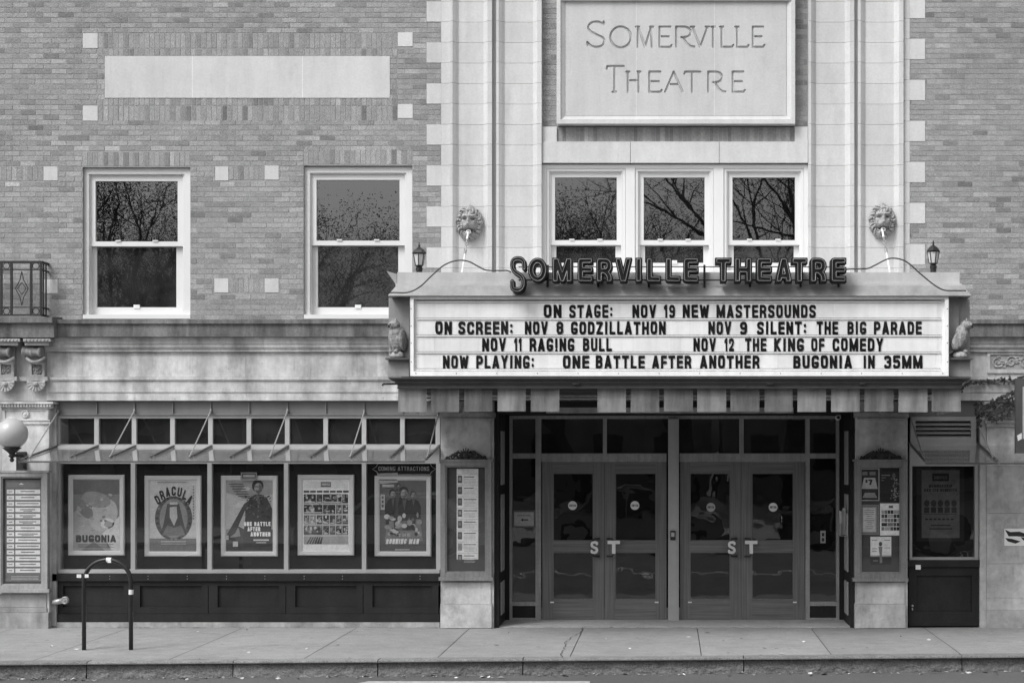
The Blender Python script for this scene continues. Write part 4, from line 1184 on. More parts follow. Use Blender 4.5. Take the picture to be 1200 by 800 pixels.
# niches that hold the owls
for (a, b) in ((455.5, 480), (1112, 1136.5)): q = MB(); q.pb(a, b, 349, 441, -1.93, .10); q.build('niche_back', M['marq'], MQ)
for (a, b) in ((451.5, 479.2), (1112.8, 1140)): q = MB(); q.pb(a, b, 419.2, 421.2, -2.11, .2); q.build('owl_shelf', M['marqd'], MQ)
for (a, b) in ((455, 479.2), (1112.8, 1137)): q = MB(); q.pb(a, b, 421.4, 441, -2.02, .1); q.build('shelf_apron', M['marq'], MQ)
# upper pent flashing and parapet
q = mk_front([(347.4, -1.98, -4), (347.4, -2.165, 11), (346.2, -2.17, 11), (345.6, -2.165, 11), (334.4, -2.06, 1.5), (334.0, -1.95, 0)], 466, 1127)
q.build('pent_flashing', M['marq'], MQ)
q = MB(); q.pb(465.5, 1124.5, 319, 335, -2.02, .06); q.pb(463.5, 1127, 332, 335, -2.04, .019)
q.box(PX(465.5, -2.02), PX(465.5, -2.02) + .05, -1.959, -.01, PZ(335, -2.02), PZ(319, -2.02)); q.box(PX(1124.5, -2.02) - .05, PX(1124.5, -2.02), -1.959, -.01, PZ(335, -2.02), PZ(319, -2.02))
q.box(PX(467, -2.02), PX(1123, -2.02), -1.959, -.02, PZ(327, -2.02), PZ(326, -2.02))
q.build('parapet', M['parapet'], MQ)
q = MB()
q.add([(PX(453, -1.8), -1.8, PZ(317.5, -1.8)), (PX(465, -1.8), -1.8, PZ(321, -1.8)), (PX(465, -1.8), -1.8, PZ(335, -1.8)), (PX(453, -1.8), -.4, PZ(317.5, -1.8)), (PX(465, -1.8), -.4, PZ(321, -1.8)), (PX(465, -1.8), -.4, PZ(335, -1.8))],
      [(0, 1, 2), (3, 5, 4), (0, 2, 5, 3), (0, 3, 4, 1)])
q.build('side_gutter', M['marq'], MQ)
q = MB(); q.tube([(PX(450, -2.1), -2.15, PZ(450, -2.1)), (PX(466, -2.1), -2.1, PZ(449.5, -2.1))], .012, 8); q.tube([(PX(450, -2.1), -2.15, PZ(450, -2.1)), (PX(449, -2.1), -2.15, PZ(452, -2.1))], .012, 8); q.build('hook', M['iron'], MQ)
# hanging frosted glass valance
VP = [(466.5, 500), (505, 538), (544, 577), (583, 616), (622, 655.5), (700, 733.5), (739, 772.5), (778, 812), (817, 851), (856, 890), (896, 929), (934.5, 968), (974, 1007.5), (1013, 1047), (1053, 1087), (1092, 1126)]
for (a, b) in VP:
    q = MB(); q.pb(a, b, 453.5, RNG.uniform(481.5, 483), -2.07 + RNG.uniform(0, .02), .008, RNG.uniform(.62, 1.12))
    q.build('valance_panel', M['frost'], MQ)
zl, zh = PZ(482.5, -2.07), ZS
for sx in (467, 1125.5):
    for k in range(4):
        ya = -1.98 + .47 * k
        q = MB(); xx = PX(sx, -2.07); q.box(xx - .004, xx + .004, ya, ya + .42, zl + RNG.uniform(-.01, .01), zh, RNG.uniform(.8, 1.1)); q.build('valance_panel', M['frost'], MQ)
for (yy, dz_) in ((-1.5, .10), (-.9, .08)): q = MB(); q.tube([(PX(500, yy), yy, ZS - dz_), (PX(1090, yy), yy, ZS - dz_)], .012, 8); q.build('conduit', M['frame'], MQ)
for cx in (676, 1010, 903): q = MB(); q.ell((PX(cx, -2.1), -2.15, PZ(450, -2.1)), (.05, .02, .014), 10, 6); q.build('lamp_clip', M['iron'], MQ)

# ================================================================== NEON SIGN
NS = thing('neon_sign', 'black channel letters with unlit neon tubes standing along the marquee top', 'sign', (PX(795, -2.2), -2.2, PZ(331, -2.2)))
Yn = -2.30
LET = [('O', 618.5, 641.5), ('M', 647, 671), ('E', 676.5, 695), ('R', 698.5, 718), ('V', 720, 741), ('I', 744.5, 752.5), ('L', 757, 775), ('L', 779.5, 798), ('E', 800.5, 819),
       ('T', 838, 857.5), ('H', 860.5, 881.5), ('E', 886, 905), ('A', 908.5, 928.5), ('T', 927.5, 946.5), ('R', 949.5, 969), ('E', 973.5, 992)]
def neon(loops, tl, fn):
    q = MB(); put_glyph(q, loops, fn, Yn, Yn + .17)
    o = q.build('channel_letter', M['neonb'], NS)
    q = MB()
    for lp in tl:
        q.tube([(fn(*p)[0], Yn - .012, fn(*p)[1]) for p in lp], .0055, 6, True)
    q.build('neon_tube', M['tube'], o, smooth=True)
    return o
for ch, a, b in LET:
    wd = (b - a) / 29.5; t = .27 if ch != 'I' else wd * .98
    st = glyph_strokes(ch, wd, t if ch != 'I' else .27)
    if ch == 'O': st = [[(wd / 2 + (wd / 2 - t / 2) * math.cos(2 * math.pi * k / 40), .5 + (.5 - t / 2) * math.sin(2 * math.pi * k / 40)) for k in range(41)]]
    xs, zs, Xg, Zg, d = sdf_grid(st, -.1, wd + .1, -.1, 1.1, .025)
    s_ = np.maximum(d - t / 2, np.maximum(np.maximum(-Xg, Xg - wd), np.maximum(-Zg, Zg - 1)))
    body_l = [simplify(l, .006) for l in contours(xs, zs, s_, 0.0)]
    tube_l = [simplify(l, .006) for l in contours(xs, zs, s_, -.062)]
    xa, xb, za_, zb_ = PX(a, Yn), PX(b, Yn), PZ(331, Yn), PZ(301.8, Yn)
    neon(body_l, tube_l, lambda u, v: (xa + u * (xb - xa) / wd, za_ + v * (zb_ - za_)))
# the tall swash S
sp = rounded([(19.2, 314.5), (18.5, 303, 1), (0, 303, 1), (1, 318, 1), (19, 325, 1), (17, 341, 1), (0.5, 341, 1), (0.5, 331)], 9)
st = [[(x / 40, (343.2 - y) / 40) for (x, y) in sp]]
xs, zs, Xg, Zg, d = sdf_grid(st, -.2, .72, -.15, 1.2, .018)
s_ = d - .085
bl_ = [simplify(l, .004) for l in contours(xs, zs, s_, 0.0)]; tl_ = [simplify(l, .004) for l in contours(xs, zs, s_, -.045)]
neon(bl_, tl_, lambda u, v: (PX(599.8 + u * 30, Yn), PZ(342 - v * 38.5, Yn)))
q = MB()
q.box(PX(606, Yn), PX(990, Yn), Yn + .172, Yn + .19, PZ(327, Yn), PZ(325.5, Yn)); q.box(PX(606, Yn), PX(990, Yn), Yn + .172, Yn + .19, PZ(311, Yn), PZ(310, Yn))
for p in (640, 700, 760, 826, 880, 940, 985): q.box(PX(p, Yn) - .012, PX(p, Yn) + .012, Yn + .191, Yn + .27, PZ(334, Yn), PZ(308, Yn))
q.build('sign_rail', M['iron'], NS)

# cables from the sign down to the ends of the marquee
def cable(pts, label):
    pts = [Vector(p) for p in pts]; out = []
    for i in range(len(pts) - 1):
        p0 = pts[max(i - 1, 0)]; p1 = pts[i]; p2 = pts[i + 1]; p3 = pts[min(i + 2, len(pts) - 1)]
        for k in range(8):
            u = k / 8
            out.append(tuple(.5 * ((2 * p1) + (p2 - p0) * u + (2 * p0 - 5 * p1 + 4 * p2 - p3) * u * u + (3 * p1 - p0 - 3 * p2 + p3) * u ** 3)))
    out.append(tuple(pts[-1]))
    q = MB(); q.tube(out, .0085, 7)
    o = q.build('power_cable', M['cable'], None, smooth=True)
    return tag(o, label, 'cable', 'cables feeding the sign letters')
Yc = -2.27
cable([(PX(a, Yc), Yc, PZ(b, Yc)) for a, b in ((457, 343), (462, 342.8), (478, 342.5), (492, 336), (507, 322), (520, 311), (534, 305.5), (548, 306), (562, 313), (570, 316.5), (585, 317), (594, 317), (599, 319))], 'thin black cable looping down to the left end of the marquee')
cable([(PX(a, Yc), Yc, PZ(b, Yc)) for a, b in ((990, 317), (995, 315.3), (1015, 314.8), (1025, 311), (1040, 303.5), (1052, 303), (1064, 308), (1080, 322), (1095, 334), (1106, 339.8), (1118, 340.5), (1132, 340.5))], 'thin black cable looping down to the right end of the marquee')

# ================================================================== LION HEADS
def lion_mesh():
    n, m = 96, 116
    W, H = .212, .232
    xs = np.linspace(-W, W, n); zs = np.linspace(-H, H, m)
    Xg, Zg = np.meshgrid(xs, zs)
    u, v = Xg / W, Zg / H
    a = np.arctan2(u, v + .1); rad = np.hypot(u * 1.04, (v + .05) * .98)
    edge = .90 + .06 * np.cos(2 * a) + .03 * np.sin(9 * a + .6) + .02 * np.sin(13 * a + 1)
    ins = rad < edge
    base = .085 * np.sqrt(np.clip(1 - (rad / edge) ** 2, 0, 1))
    mk = np.clip((rad - .40) * 3.2, 0, 1)
    sw = a + .55 * np.sin(7 * rad) * .35
    mane = (.022 * np.abs(np.sin(8 * sw + .4)) + .010 * np.sin(23 * sw + 4 * rad) - .020 * np.exp(-((rad - .62 - .04 * np.sin(9 * a)) / .05) ** 2)) * mk
    G = lambda cx, cz, sx, sz, h: h * np.exp(-((u - cx) / sx) ** 2 - ((v - cz) / sz) ** 2)
    face = G(0, .05, .46, .62, .060)
    face += G(0, .10, .10, .36, .040) + G(0, -.17, .16, .08, .034) + G(-.18, -.29, .16, .13, .040) + G(.18, -.29, .16, .13, .040)
    face += G(-.25, .30, .20, .07, .038) + G(.25, .30, .20, .07, .038) + G(-.12, .52, .12, .16, .020) + G(.12, .52, .12, .16, .020) + G(-.38, -.02, .12, .2, .02) + G(.38, -.02, .12, .2, .02)
    face -= G(-.26, .14, .15, .07, .070) + G(.26, .14, .15, .07, .070)
    face += G(-.26, .13, .055, .03, .028) + G(.26, .13, .055, .03, .028)
    face -= G(0, -.47, .27, .085, .13) + G(0, -.28, .03, .09, .022) + G(0, .40, .035, .22, .020)
    face += G(0, -.66, .17, .08, .030)
    face -= G(-.46, .10, .05, .34, .030) + G(.46, .10, .05, .34, .030) + G(-.36, -.36, .06, .16, .03) + G(.36, -.36, .06, .16, .03)
    face += G(-.56, .62, .11, .11, .035) + G(.56, .62, .11, .11, .035) - G(-.55, .60, .055, .06, .045) - G(.55, .60, .055, .06, .045)
    hgt = np.where(ins, np.maximum(base + 1.3 * mane + 1.1 * face, .004), 0)
    rng = np.random.RandomState(3); hgt += np.where(ins, rng.normal(0, .0012, hgt.shape), 0)
    return xs, zs, hgt, ins
lx, lz, lh, li = lion_mesh()
LI = thing('lion_head', 'carved lion head with a chain in its mouth on the left pilaster', 'carving', (PX(550.5), -.012, PZ(261)), 'lion heads over the marquee')
q = MB(); q.field(lx + LI.location.x, lz + LI.location.z, lambda A_, B_: LI.location.y - lh, mask=li)
q.build('lion_face', M['stone_c'], LI, smooth=True)
q = MB(); q.tube([(LI.location.x + .026 * math.cos(2 * math.pi * k / 12), LI.location.y - .115, LI.location.z - .135 + .022 * math.sin(2 * math.pi * k / 12)) for k in range(12)], .009, 8, True)
q.build('ring', M['chalk'], LI, smooth=True)
LI2 = dup(LI, (PX(1033.5), -.012, PZ(258.5)), 'carved lion head with a chain in its mouth on the right pilaster')
def tie(x, z, x2, y2, z2, label):
    T = thing('tie_rod', label, 'chain', (x, -.13, z), 'chains holding up the marquee')
    p0 = Vector((x, -.13, z)); p1 = Vector((x2, y2, z2))
    L_ = lambda u: tuple(p0.lerp(p1, u))
    q = MB(); q.tube([L_(.40), L_(1)], .012, 8); q.build('rod', M['chalk'], T)
    q = MB(); q.tube([L_(0), L_(.14)], .014, 8); q.build('eye_bolt', M['chalk'], T)
    q = MB()
    for k in range(4):
        u = .14 + .055 * k; c = Vector(L_(u + .03)); dr = (p1 - p0).normalized(); sd_ = dr.cross(Vector((0, 1, 0))) if k % 2 else Vector((0, 1, 0))
        pts = [tuple(c + dr * (.034 * math.cos(2 * math.pi * j / 10)) + sd_.normalized() * (.016 * math.sin(2 * math.pi * j / 10))) for j in range(10)]
        q.tube(pts, .007, 6, True)
    q.tube([L_(.36), L_(.41)], .02, 8)
    q.build('chain', M['steel'], T)
tie(PX(549, -.1), PZ(272, -.1), PX(539, -1.0), -1.0, PZ(327, -1.9), 'pale tie rod and chain hanging from the left lion')
tie(PX(1033.5, -.1), PZ(269.5, -.1), PX(1046, -1.0), -1.0, PZ(327, -1.9), 'pale tie rod and chain hanging from the right lion')

# ================================================================== LANTERNS ON THE MARQUEE
lc = (PX(490.5, -1.9), -1.85, PZ(326.5, -2.02))
LN = thing('lantern', 'small black lantern on the left end of the marquee roof', 'lantern', lc, 'lanterns on the marquee')
def hx(r, z, n=6): return [(lc[0] + r * math.cos(2 * math.pi * k / n + .5), lc[1] + r * math.sin(2 * math.pi * k / n + .5), lc[2] + z) for k in range(n)]
q = MB(); q.lathe([(.05, 0), (.05, .012), (.036, .016), (.036, .11), (.042, .115), (.042, .15), (.03, .155), (.05, .175)], lc, 'Z', 12); q.build('lantern_post', M['black'], LN)
q = MB()
a_, b_ = hx(.045, .175), hx(.072, .315)
q.add(a_ + b_, [(k, (k + 1) % 6, 6 + (k + 1) % 6, 6 + k) for k in range(6)]); q.build('lantern_glass', M['lampg'], LN)
q = MB()
for k in range(6): q.tube([a_[k], b_[k]], .006, 5)
q.tube(b_, .006, 5, True); q.tube(a_, .006, 5, True); q.build('lantern_cage', M['black'], LN)
q = MB(); q.lathe([(.085, .318), (.088, .325), (.06, .36), (.03, .385), (.014, .395), (.012, .41), (.018, .418), (.01, .43), (.003, .455)], lc, 'Z', 6); q.build('lantern_cap', M['black'], LN)
LN2 = dup(LN, (PX(1094.5, -1.9), -1.85, PZ(324, -2.02)), 'small black lantern on the right end of the marquee roof', R(20))

# ================================================================== OWLS
from mathutils import Matrix
def owl(name, loc, rz, lean, label, head_turn):
    T = thing(name, label, 'owl', loc, 'plaster owls on the marquee')
    RX = Matrix.Rotation(lean, 3, 'X'); RZ = Matrix.Rotation(rz, 3, 'Z')
    def P(p): return RZ @ Vector(p)
    q = MB()
    def e(c, r, rot=None):
        rr = RZ @ (rot if rot is not None else Matrix.Identity(3))
        p = P(c); q.ell((loc[0] + p.x, loc[1] + p.y, loc[2] + p.z), r, 18, 12, rr)
    # faces -Y before turning; leaning back a little
    e((0, 0, .22), (.092, .085, .155), Matrix.Rotation(lean, 3, 'X'))
    e((0, -.018 - lean * .0, .30), (.085, .078, .09))
    hx_ = Matrix.Rotation(head_turn, 3, 'Z')
    hc = Vector((0, -.03 - .10 * math.sin(lean), .385))
    e(hc, (.072, .07, .062))
    for s in (-1, 1):
        e((s * .082, .02, .21), (.028, .07, .135), Matrix.Rotation(lean * 1.2, 3, 'X'))
        c = hc + hx_ @ Vector((s * .045, 0, .055)); e(c, (.013, .012, .03))
        c = hc + hx_ @ Vector((s * .032, -.055, .006)); e(c, (.028, .014, .028))
        e((s * .035, -.06, .075), (.026, .034, .024))
    e((0, .085, .09), (.05, .022, .10), Matrix.Rotation(lean * 1.4 + .2, 3, 'X'))
    b = q.build('owl_body', M['owl'], T)
    rm = b.modifiers.new('remesh', 'REMESH'); rm.mode = 'VOXEL'; rm.voxel_size = .0065; rm.use_smooth_shade = True
    tx = bpy.data.textures.new('feathers', 'CLOUDS'); tx.noise_scale = .02
    dm = b.modifiers.new('feathers', 'DISPLACE'); dm.texture = tx; dm.strength = .010; dm.mid_level = .5
    k = MB()
    for s in (-1, 1):
        c = P(hc + hx_ @ Vector((s * .032, -.066, .008))); k.ell((loc[0] + c.x, loc[1] + c.y, loc[2] + c.z), (.012, .012, .012), 10, 8)
    c = P(hc + hx_ @ Vector((0, -.072, -.012))); k.ell((loc[0] + c.x, loc[1] + c.y, loc[2] + c.z), (.010, .016, .022), 10, 8)
    k.build('eyes_and_beak', M['iron'], T)
    k = MB(); k.lathe([(.075, 0), (.088, .02), (.082, .05), (.055, .075)], loc, 'Z', 11); k.build('perch', M['stone_c'], T)
    return T
zo = PZ(419.2, -2.04)
owl('owl_statue', (PX(465, -2.03), -2.02, zo), R(-32), R(8), 'mottled grey owl statue on the left marquee shelf, facing the street', R(-25))
owl('owl_statue', (PX(1125, -2.03), -2.02, zo), R(84), R(26), 'mottled grey owl statue on the right marquee shelf, turned to the right', R(0))

# ================================================================== GLASS AWNINGS
def awning(name, label, xa, xb, ribs, rods, back_y, end_left=True, end_right=True, prj=1.12):
    """xa, xb: span along the wall in drawing units; ribs: where the sheets meet"""
    A_ = thing(name, label, 'awning', (PX((xa + xb) / 2), 0, PZ(back_y)), 'glass awnings')
    zb_ = PZ(back_y); Yb, Yfr = Ys - .02, -prj
    zf = PZ(541.5 if back_y > 522 else 543.5, -prj)
    nrm = lambda x, u, dz: (x, Yb + (Yfr - Yb) * u, zb_ + (zf - zb_) * u + dz)
    xs = [xa] + ribs + [xb]
    q = MB()
    for a, b in zip(xs[:-1], xs[1:]):
        x0_, x1_ = PX(a) + .004, PX(b) - .004
        p = [nrm(x0_, 0.01, 0), nrm(x1_, .01, 0), nrm(x1_, 1, 0), nrm(x0_, 1, 0)]
        q.add(p + [(a_[0], a_[1], a_[2] + .012) for a_ in p], [(0, 1, 2, 3), (7, 6, 5, 4), (0, 4, 5, 1), (1, 5, 6, 2), (2, 6, 7, 3), (3, 7, 4, 0)])
    q.build('glass_sheet', M['sheet'], A_)
    for x in ([xa] if end_left else []) + ribs + ([xb] if end_right else []):
        q = MB(); X_ = PX(x)
        p0, p1 = nrm(X_, 0, .03), nrm(X_, .80 if x in ribs else .95, .03)
        q.add([(p0[0] - .013, p0[1], p0[2] - .012), (p0[0] + .013, p0[1], p0[2] - .012), (p0[0] + .013, p0[1], p0[2] + .012), (p0[0] - .013, p0[1], p0[2] + .012),
               (p1[0] - .013, p1[1], p1[2] - .012), (p1[0] + .013, p1[1], p1[2] - .012), (p1[0] + .013, p1[1], p1[2] + .006), (p1[0] - .013, p1[1], p1[2] + .006)],
              [(0, 1, 2, 3), (7, 6, 5, 4), (0, 4, 5, 1), (1, 5, 6, 2), (2, 6, 7, 3), (3, 7, 4, 0)])
        r_ = q.build('rib', M['marqd'], A_)
        q = MB(); c = nrm(X_, .70 if x in ribs else .9, .022); q.ell(c, (.018, .05, .014), 10, 6); q.build('clamp', M['steel'], r_)
    for (x, ytop) in rods:
        q = MB(); X_ = PX(x); e = nrm(X_, .78, .03)
        q.tube([(X_, Ys - .06, PZ(ytop)), e], .0085, 7); q.ell((X_, Ys - .06, PZ(ytop)), (.014, .025, .025), 10, 8); q.ell(e, (.017, .025, .017), 10, 8)
        q.build('stay_rod', M['rod'], A_)
    q = MB(); q.box(PX(xa), PX(xb), Yfr - .012, Yfr - .002, zf - .004, zf + .018); q.build('front_edge', M['marqd'], A_)
    q = MB(); q.box(PX(xa), PX(xb), Yb - .03, Yb, zb_ - .015, zb_ + .03); q.build('wall_channel', M['frame'], A_)
    q = MB()
    for x in rods:
        pass
    return A_
awning('glass_awning', 'long sloping glass awning on steel stays over the poster windows', 65, 514, [113, 157, 202, 246.5, 291.5, 336.5, 381.5, 426.5, 471.5],
       [(67.5, 482), (157, 481), (246.5, 481), (336.5, 481), (426.5, 482), (513, 487)], 524.8)
awning('glass_awning', 'short dusty glass awning under the louvre at the right end', 1066, 1146, [], [(1068, 492), (1145, 493)], 521, prj=1.25)
awning('glass_awning', 'cut off glass awning continuing past the ivy at the right edge', 1147.5, 1330, [], [], 521, False, False, 1.25)

# ================================================================== BALL LAMP, STANDPIPE, BIKE RACK
gl = (PX(14, -.55), -.55, PZ(508, -.55))
GLP = thing('globe_lamp', 'white ball lamp on an iron wall bracket at the left edge', 'lamp', (PX(27, -.1), -.07, PZ(537, -.1)))
q = MB(); q.ell(gl, (.197, .197, .197), 36, 24); q.build('globe', M['globe'], GLP, smooth=True)
q = MB(); q.lathe([(.11, -.185), (.12, -.178), (.09, -.205), (.045, -.245), (.03, -.27), (.045, -.285), (.03, -.30), (.016, -.315), (.03, -.335), (.018, -.36), (.002, -.365)], gl, 'Z', 18); q.build('lamp_cup', M['iron'], GLP, smooth=True)
q = MB()
zz = gl[2] - .28
q.tube([(gl[0] + .02, gl[1], zz), (gl[0] + .06, -.40, zz + .0), (PX(24, -.2), -.22, zz - .09), (PX(27, -.1), -.08, zz - .05)], .022, 8); q.tube([(PX(27, -.1), -.08, zz - .16), (gl[0] + .07, -.35, zz - .02)], .016, 8)
q.box(PX(20, -.07), PX(31, -.07), -.10, -.062, PZ(551, -.07), PZ(529, -.07)); q.build('wall_bracket', M['iron'], GLP, smooth=False)

sp_ = thing('standpipe', 'small brass hose connection with cap on the dark bulkhead at left', 'pipe', (PX(66), .0, PZ(704)))
q = MB(); q.tube([(PX(64), .06, PZ(705)), (PX(65), -.02, PZ(705)), (PX(66.5), -.06, PZ(704.6)), (PX(73, -.1), -.09, PZ(703.6, -.1))], [.042, .042, .04, .036], 14); q.build('elbow', M['steel'], sp_, smooth=True)
q = MB()
q.lathe([(.05, 0), (.052, .02), (.046, .03), (.046, .05), (.04, .052), (.034, .046), (.012, .046), (.01, .062), (.002, .062)], (PX(76, -.12), -.09, PZ(703, -.12)), 'Y', 18)
q.build('cap', M['steel'], sp_, smooth=False)

Yrk = -2.16
BR = thing('bike_rack', 'black inverted U bicycle rack with bits of tape on the pavement', 'bike rack', (PX(126, Yrk), Yrk, .0))
q = MB(); xl, xr, zt = PX(98.5, Yrk), PX(153.5, Yrk), PZ(655.5, Yrk); rr = (xr - xl) / 2
pts = [(xl, Yrk, -.01), (xl, Yrk, zt - rr * .98)] + [((xl + xr) / 2 - rr * math.cos(math.pi * k / 20), Yrk, zt - rr * .95 + rr * .95 * math.sin(math.pi * k / 20)) for k in range(1, 20)] + [(xr, Yrk, zt - rr * .98), (xr, Yrk, -.01)]
q.tube(pts, .0245, 14); q.build('hoop', M['black'], BR, smooth=True)
for (xa, xb, ya, yb, yo, d_) in ((89.9, 95.1, 672.5, 676.5, -.03, .003), (99.3, 103.7, 672.5, 676.5, -.03, .003), (126, 130, 656, 659, -.03, .004)):
    q = MB(); q.pb(xa, xb, ya, yb, Yrk + yo, d_); q.build('tape', M['chalk'], BR)
q = MB(); q.tube([(xr, Yrk, PZ(696, Yrk)), (xr + .002, Yrk, PZ(690.5, Yrk))], [.027, .028], 12); q.build('tape', M['chalk'], BR)
q = MB(); q.tube([((xl + xr) / 2 - .01, Yrk, zt + .0), ((xl + xr) / 2 + .045, Yrk, zt - .002)], [.027, .027], 12); q.build('tape', M['chalk'], BR)

# ================================================================== POSTERS IN THE WINDOWS
Yp = .215
def poly(mb, pts, Y, tone, d=.001):
    n = len(pts); P_ = [(PX(a, Y), Y - d, PZ(b, Y)) for a, b in pts]
    mb.add(P_, [tuple(range(n - 1, -1, -1))], tone)
def oval(cx, cy, rx, ry, n=28, rot=0.0):
    return [(cx + rx * math.cos(a) * math.cos(rot) - ry * math.sin(a) * math.sin(rot), cy + rx * math.cos(a) * math.sin(rot) + ry * math.sin(a) * math.cos(rot)) for a in [2 * math.pi * k / n for k in range(n)]]
def rect(a, b, c, d): return [(a, c), (b, c), (b, d), (a, d)]
def poster(x0, x1, y0, y1, label, art, cat='poster'):
    T = thing('framed_poster', label, cat, (PX((x0 + x1) / 2, Yp), Yp, PZ(y1, Yp)), 'framed posters in the shop windows')
    q = MB(); fw = 6.2
    # mitred, bevelled snap frame
    def corner(o, Y): return [(PX(x0 + o, Yp), Y, PZ(y1 - o, Yp)), (PX(x1 - o, Yp), Y, PZ(y1 - o, Yp)), (PX(x1 - o, Yp), Y, PZ(y0 + o, Yp)), (PX(x0 + o, Yp), Y, PZ(y0 + o, Yp))]
    rings = [corner(0, Yp + .02), corner(0, Yp - .008), corner(1.2, Yp - .018), corner(fw * .75, Yp - .012), corner(fw, Yp + .002)]
    for r0, r1 in zip(rings[:-1], rings[1:]):
        for k in range(4): q.quad(r0[k], r0[(k + 1) % 4], r1[(k + 1) % 4], r1[k])
    q.build('poster_frame', M['silver'], T)
    q = MB(); art(q, x0 + fw - .3, x1 - fw + .3, y0 + fw - .3, y1 - fw + .3); q.build('print', M['ink'], T, recalc=False)
    return T
def L(k): return Yp - .0004 - k * .0007
def art1(q, x0, x1, y0, y1):
    poly(q, rect(x0, x1, y0, y1), L(0), .30)
    poly(q, rect(x0, x1, y0, y0 + 17), L(1), .20)
    poly(q, [(x0, 600), (x0 + 14, 592), (x0 + 34, 607), (x1 - 14, 640), (x1 - 6, y1), (x0, y1)], L(2), .52)
    poly(q, oval(121, 603, 16, 20, rot=.5), L(3), .62); poly(q, oval(113, 585, 17, 9, rot=.25), L(4), .40); poly(q, oval(100, 597, 12, 7, rot=.9), L(5), .28)
    poly(q, oval(126, 613, 8, 6, rot=-.2), L(6), .95); poly(q, oval(127, 614, 5, 3.6), L(7), .5)
    poly(q, [(x1 - 20, 625), (x1, 604), (x1, y1), (x1 - 9, y1)], L(6), .82); poly(q, [(x0 + 9, y1), (x0 + 24, 634), (x0 + 37, y1)], L(7), .26)
    for k in range(4): poly(q, rect(x0 + 6, x1 - 7 - 3 * (k % 2), 637.2 + 1.6 * k, 637.7 + 1.6 * k), L(8), .16 if k < 3 else .5)
    for k in range(30): poly(q, oval(RNG.uniform(x0 + 3, x1 - 10), RNG.uniform(578, 622), RNG.uniform(1, 4), RNG.uniform(.6, 2), 9, rot=RNG.uniform(-1, 1)), L(6.1 + .02 * k), RNG.choice([.3, .38, .48, .56, .62]))
    put_word(q, 'BUGONIA', x0 + 3, x1 - 4, 626.5, 635, L(8), .0006, t=.30, tone=.04, base=.86, gap=.12)
def art2(q, x0, x1, y0, y1):
    poly(q, rect(x0, x1, y0, y1), L(0), .72)
    for k in range(40): poly(q, oval(RNG.uniform(x0 + 2, x1 - 2), RNG.uniform(y0 + 2, y1 - 22), RNG.uniform(.6, 2), RNG.uniform(.6, 2), 8), L(.5 + k * .02), RNG.uniform(.55, .9))
    poly(q, rect(x0, x1, 630.5, y1), L(2), .26)
    poly(q, oval(203.5, 607, 22, 26), L(3), .16); poly(q, oval(203.5, 607, 16.5, 23), L(4), .34)
    for k in range(26):
        a = 2 * math.pi * k / 26; poly(q, oval(203.5 + 19.3 * math.cos(a), 607 + 24.6 * math.sin(a), 1.7, 1.7, 7), L(5), RNG.choice([.08, .3, .12]))
    # a plain draped curtain motif with a pale centre
    poly(q, [(196, 590), (210, 590), (215, 612), (219, 626), (188, 626), (192, 612)], L(5), .12)
    poly(q, [(199, 594), (207, 593), (208, 606), (204, 616), (199, 606)], L(6), .62)
    poly(q, [(190, 627), (196, 615), (204, 618), (212, 615), (218, 627)], L(7), .24); poly(q, rect(199, 208, 588, 591), L(7), .7)
    n = 7
    for k, ch in enumerate('DRACULA'):
        a = R(-58 + 116 * k / 6); a = a * .86; cx, cy = 203.5 + 24.5 * math.sin(a), 604 - 29 * math.cos(a)
        lp = glyph(ch, .62, .22, .05); Y = L(9)
        def fn(u, v, cx=cx, cy=cy, a=a):
            p = (u - .31) * 8.2; w_ = (v - .5) * 11
            return (PX(cx + p * math.cos(a * .55) + w_ * math.sin(a * .55), Y), PZ(cy + p * math.sin(a * .55) - w_ * math.cos(a * .55), Y))
        put_glyph(q, lp, fn, Y, Y, .05, (ch, .62, .22, .05))
    for (a, b) in ((633.5, 1.2), (636.5, .9)): poly(q, rect(x0 + 13, x1 - 12, a, a + b), L(8), .6)
    poly(q, rect(x0 + 9, x1 - 12, y0 + 1.5, y0 + 2.4), L(6), .3)
    for k in range(12): poly(q, rect(x1 - 4.2, x1 - 2.6, y0 + 6 + 3.4 * k, y0 + 8 + 3.4 * k), L(6), .3)
def person_blob(q, cx, top, s, k, dark=.07, skin=.42):
    """a plain standing figure: hair, face, shoulders, coat"""
    poly(q, [(cx - 13 * s, top + 60 * s), (cx - 15 * s, top + 34 * s), (cx - 9 * s, top + 21 * s), (cx - 3 * s, top + 17 * s), (cx + 4 * s, top + 17 * s), (cx + 11 * s, top + 21 * s), (cx + 17 * s, top + 34 * s), (cx + 16 * s, top + 60 * s)], L(k), dark)
    poly(q, oval(cx, top + 7 * s, 6.8 * s, 7.4 * s), L(k + 1), dark * .7); poly(q, oval(cx + .8 * s, top + 10 * s, 4.8 * s, 6.4 * s), L(k + 2), skin)
    poly(q, [(cx + 1.6 * s, top + 4.5 * s), (cx + 5.2 * s, top + 7 * s), (cx + 5.0 * s, top + 13 * s), (cx + 1.5 * s, top + 16 * s)], L(k + 3), skin * .45); poly(q, rect(cx - 3.4 * s, cx + 4.5 * s, top + 7.2 * s, top + 8.7 * s), L(k + 3.5), skin * .4); poly(q, [(cx - 4 * s, top + 12 * s), (cx + 5 * s, top + 12 * s), (cx + 1 * s, top + 17 * s)], L(k + 3.6), skin * .35)
    poly(q, [(cx - 2 * s, top + 18 * s), (cx + 4 * s, top + 18 * s), (cx + 1 * s, top + 34 * s)], L(k + 3), dark * 2.4)
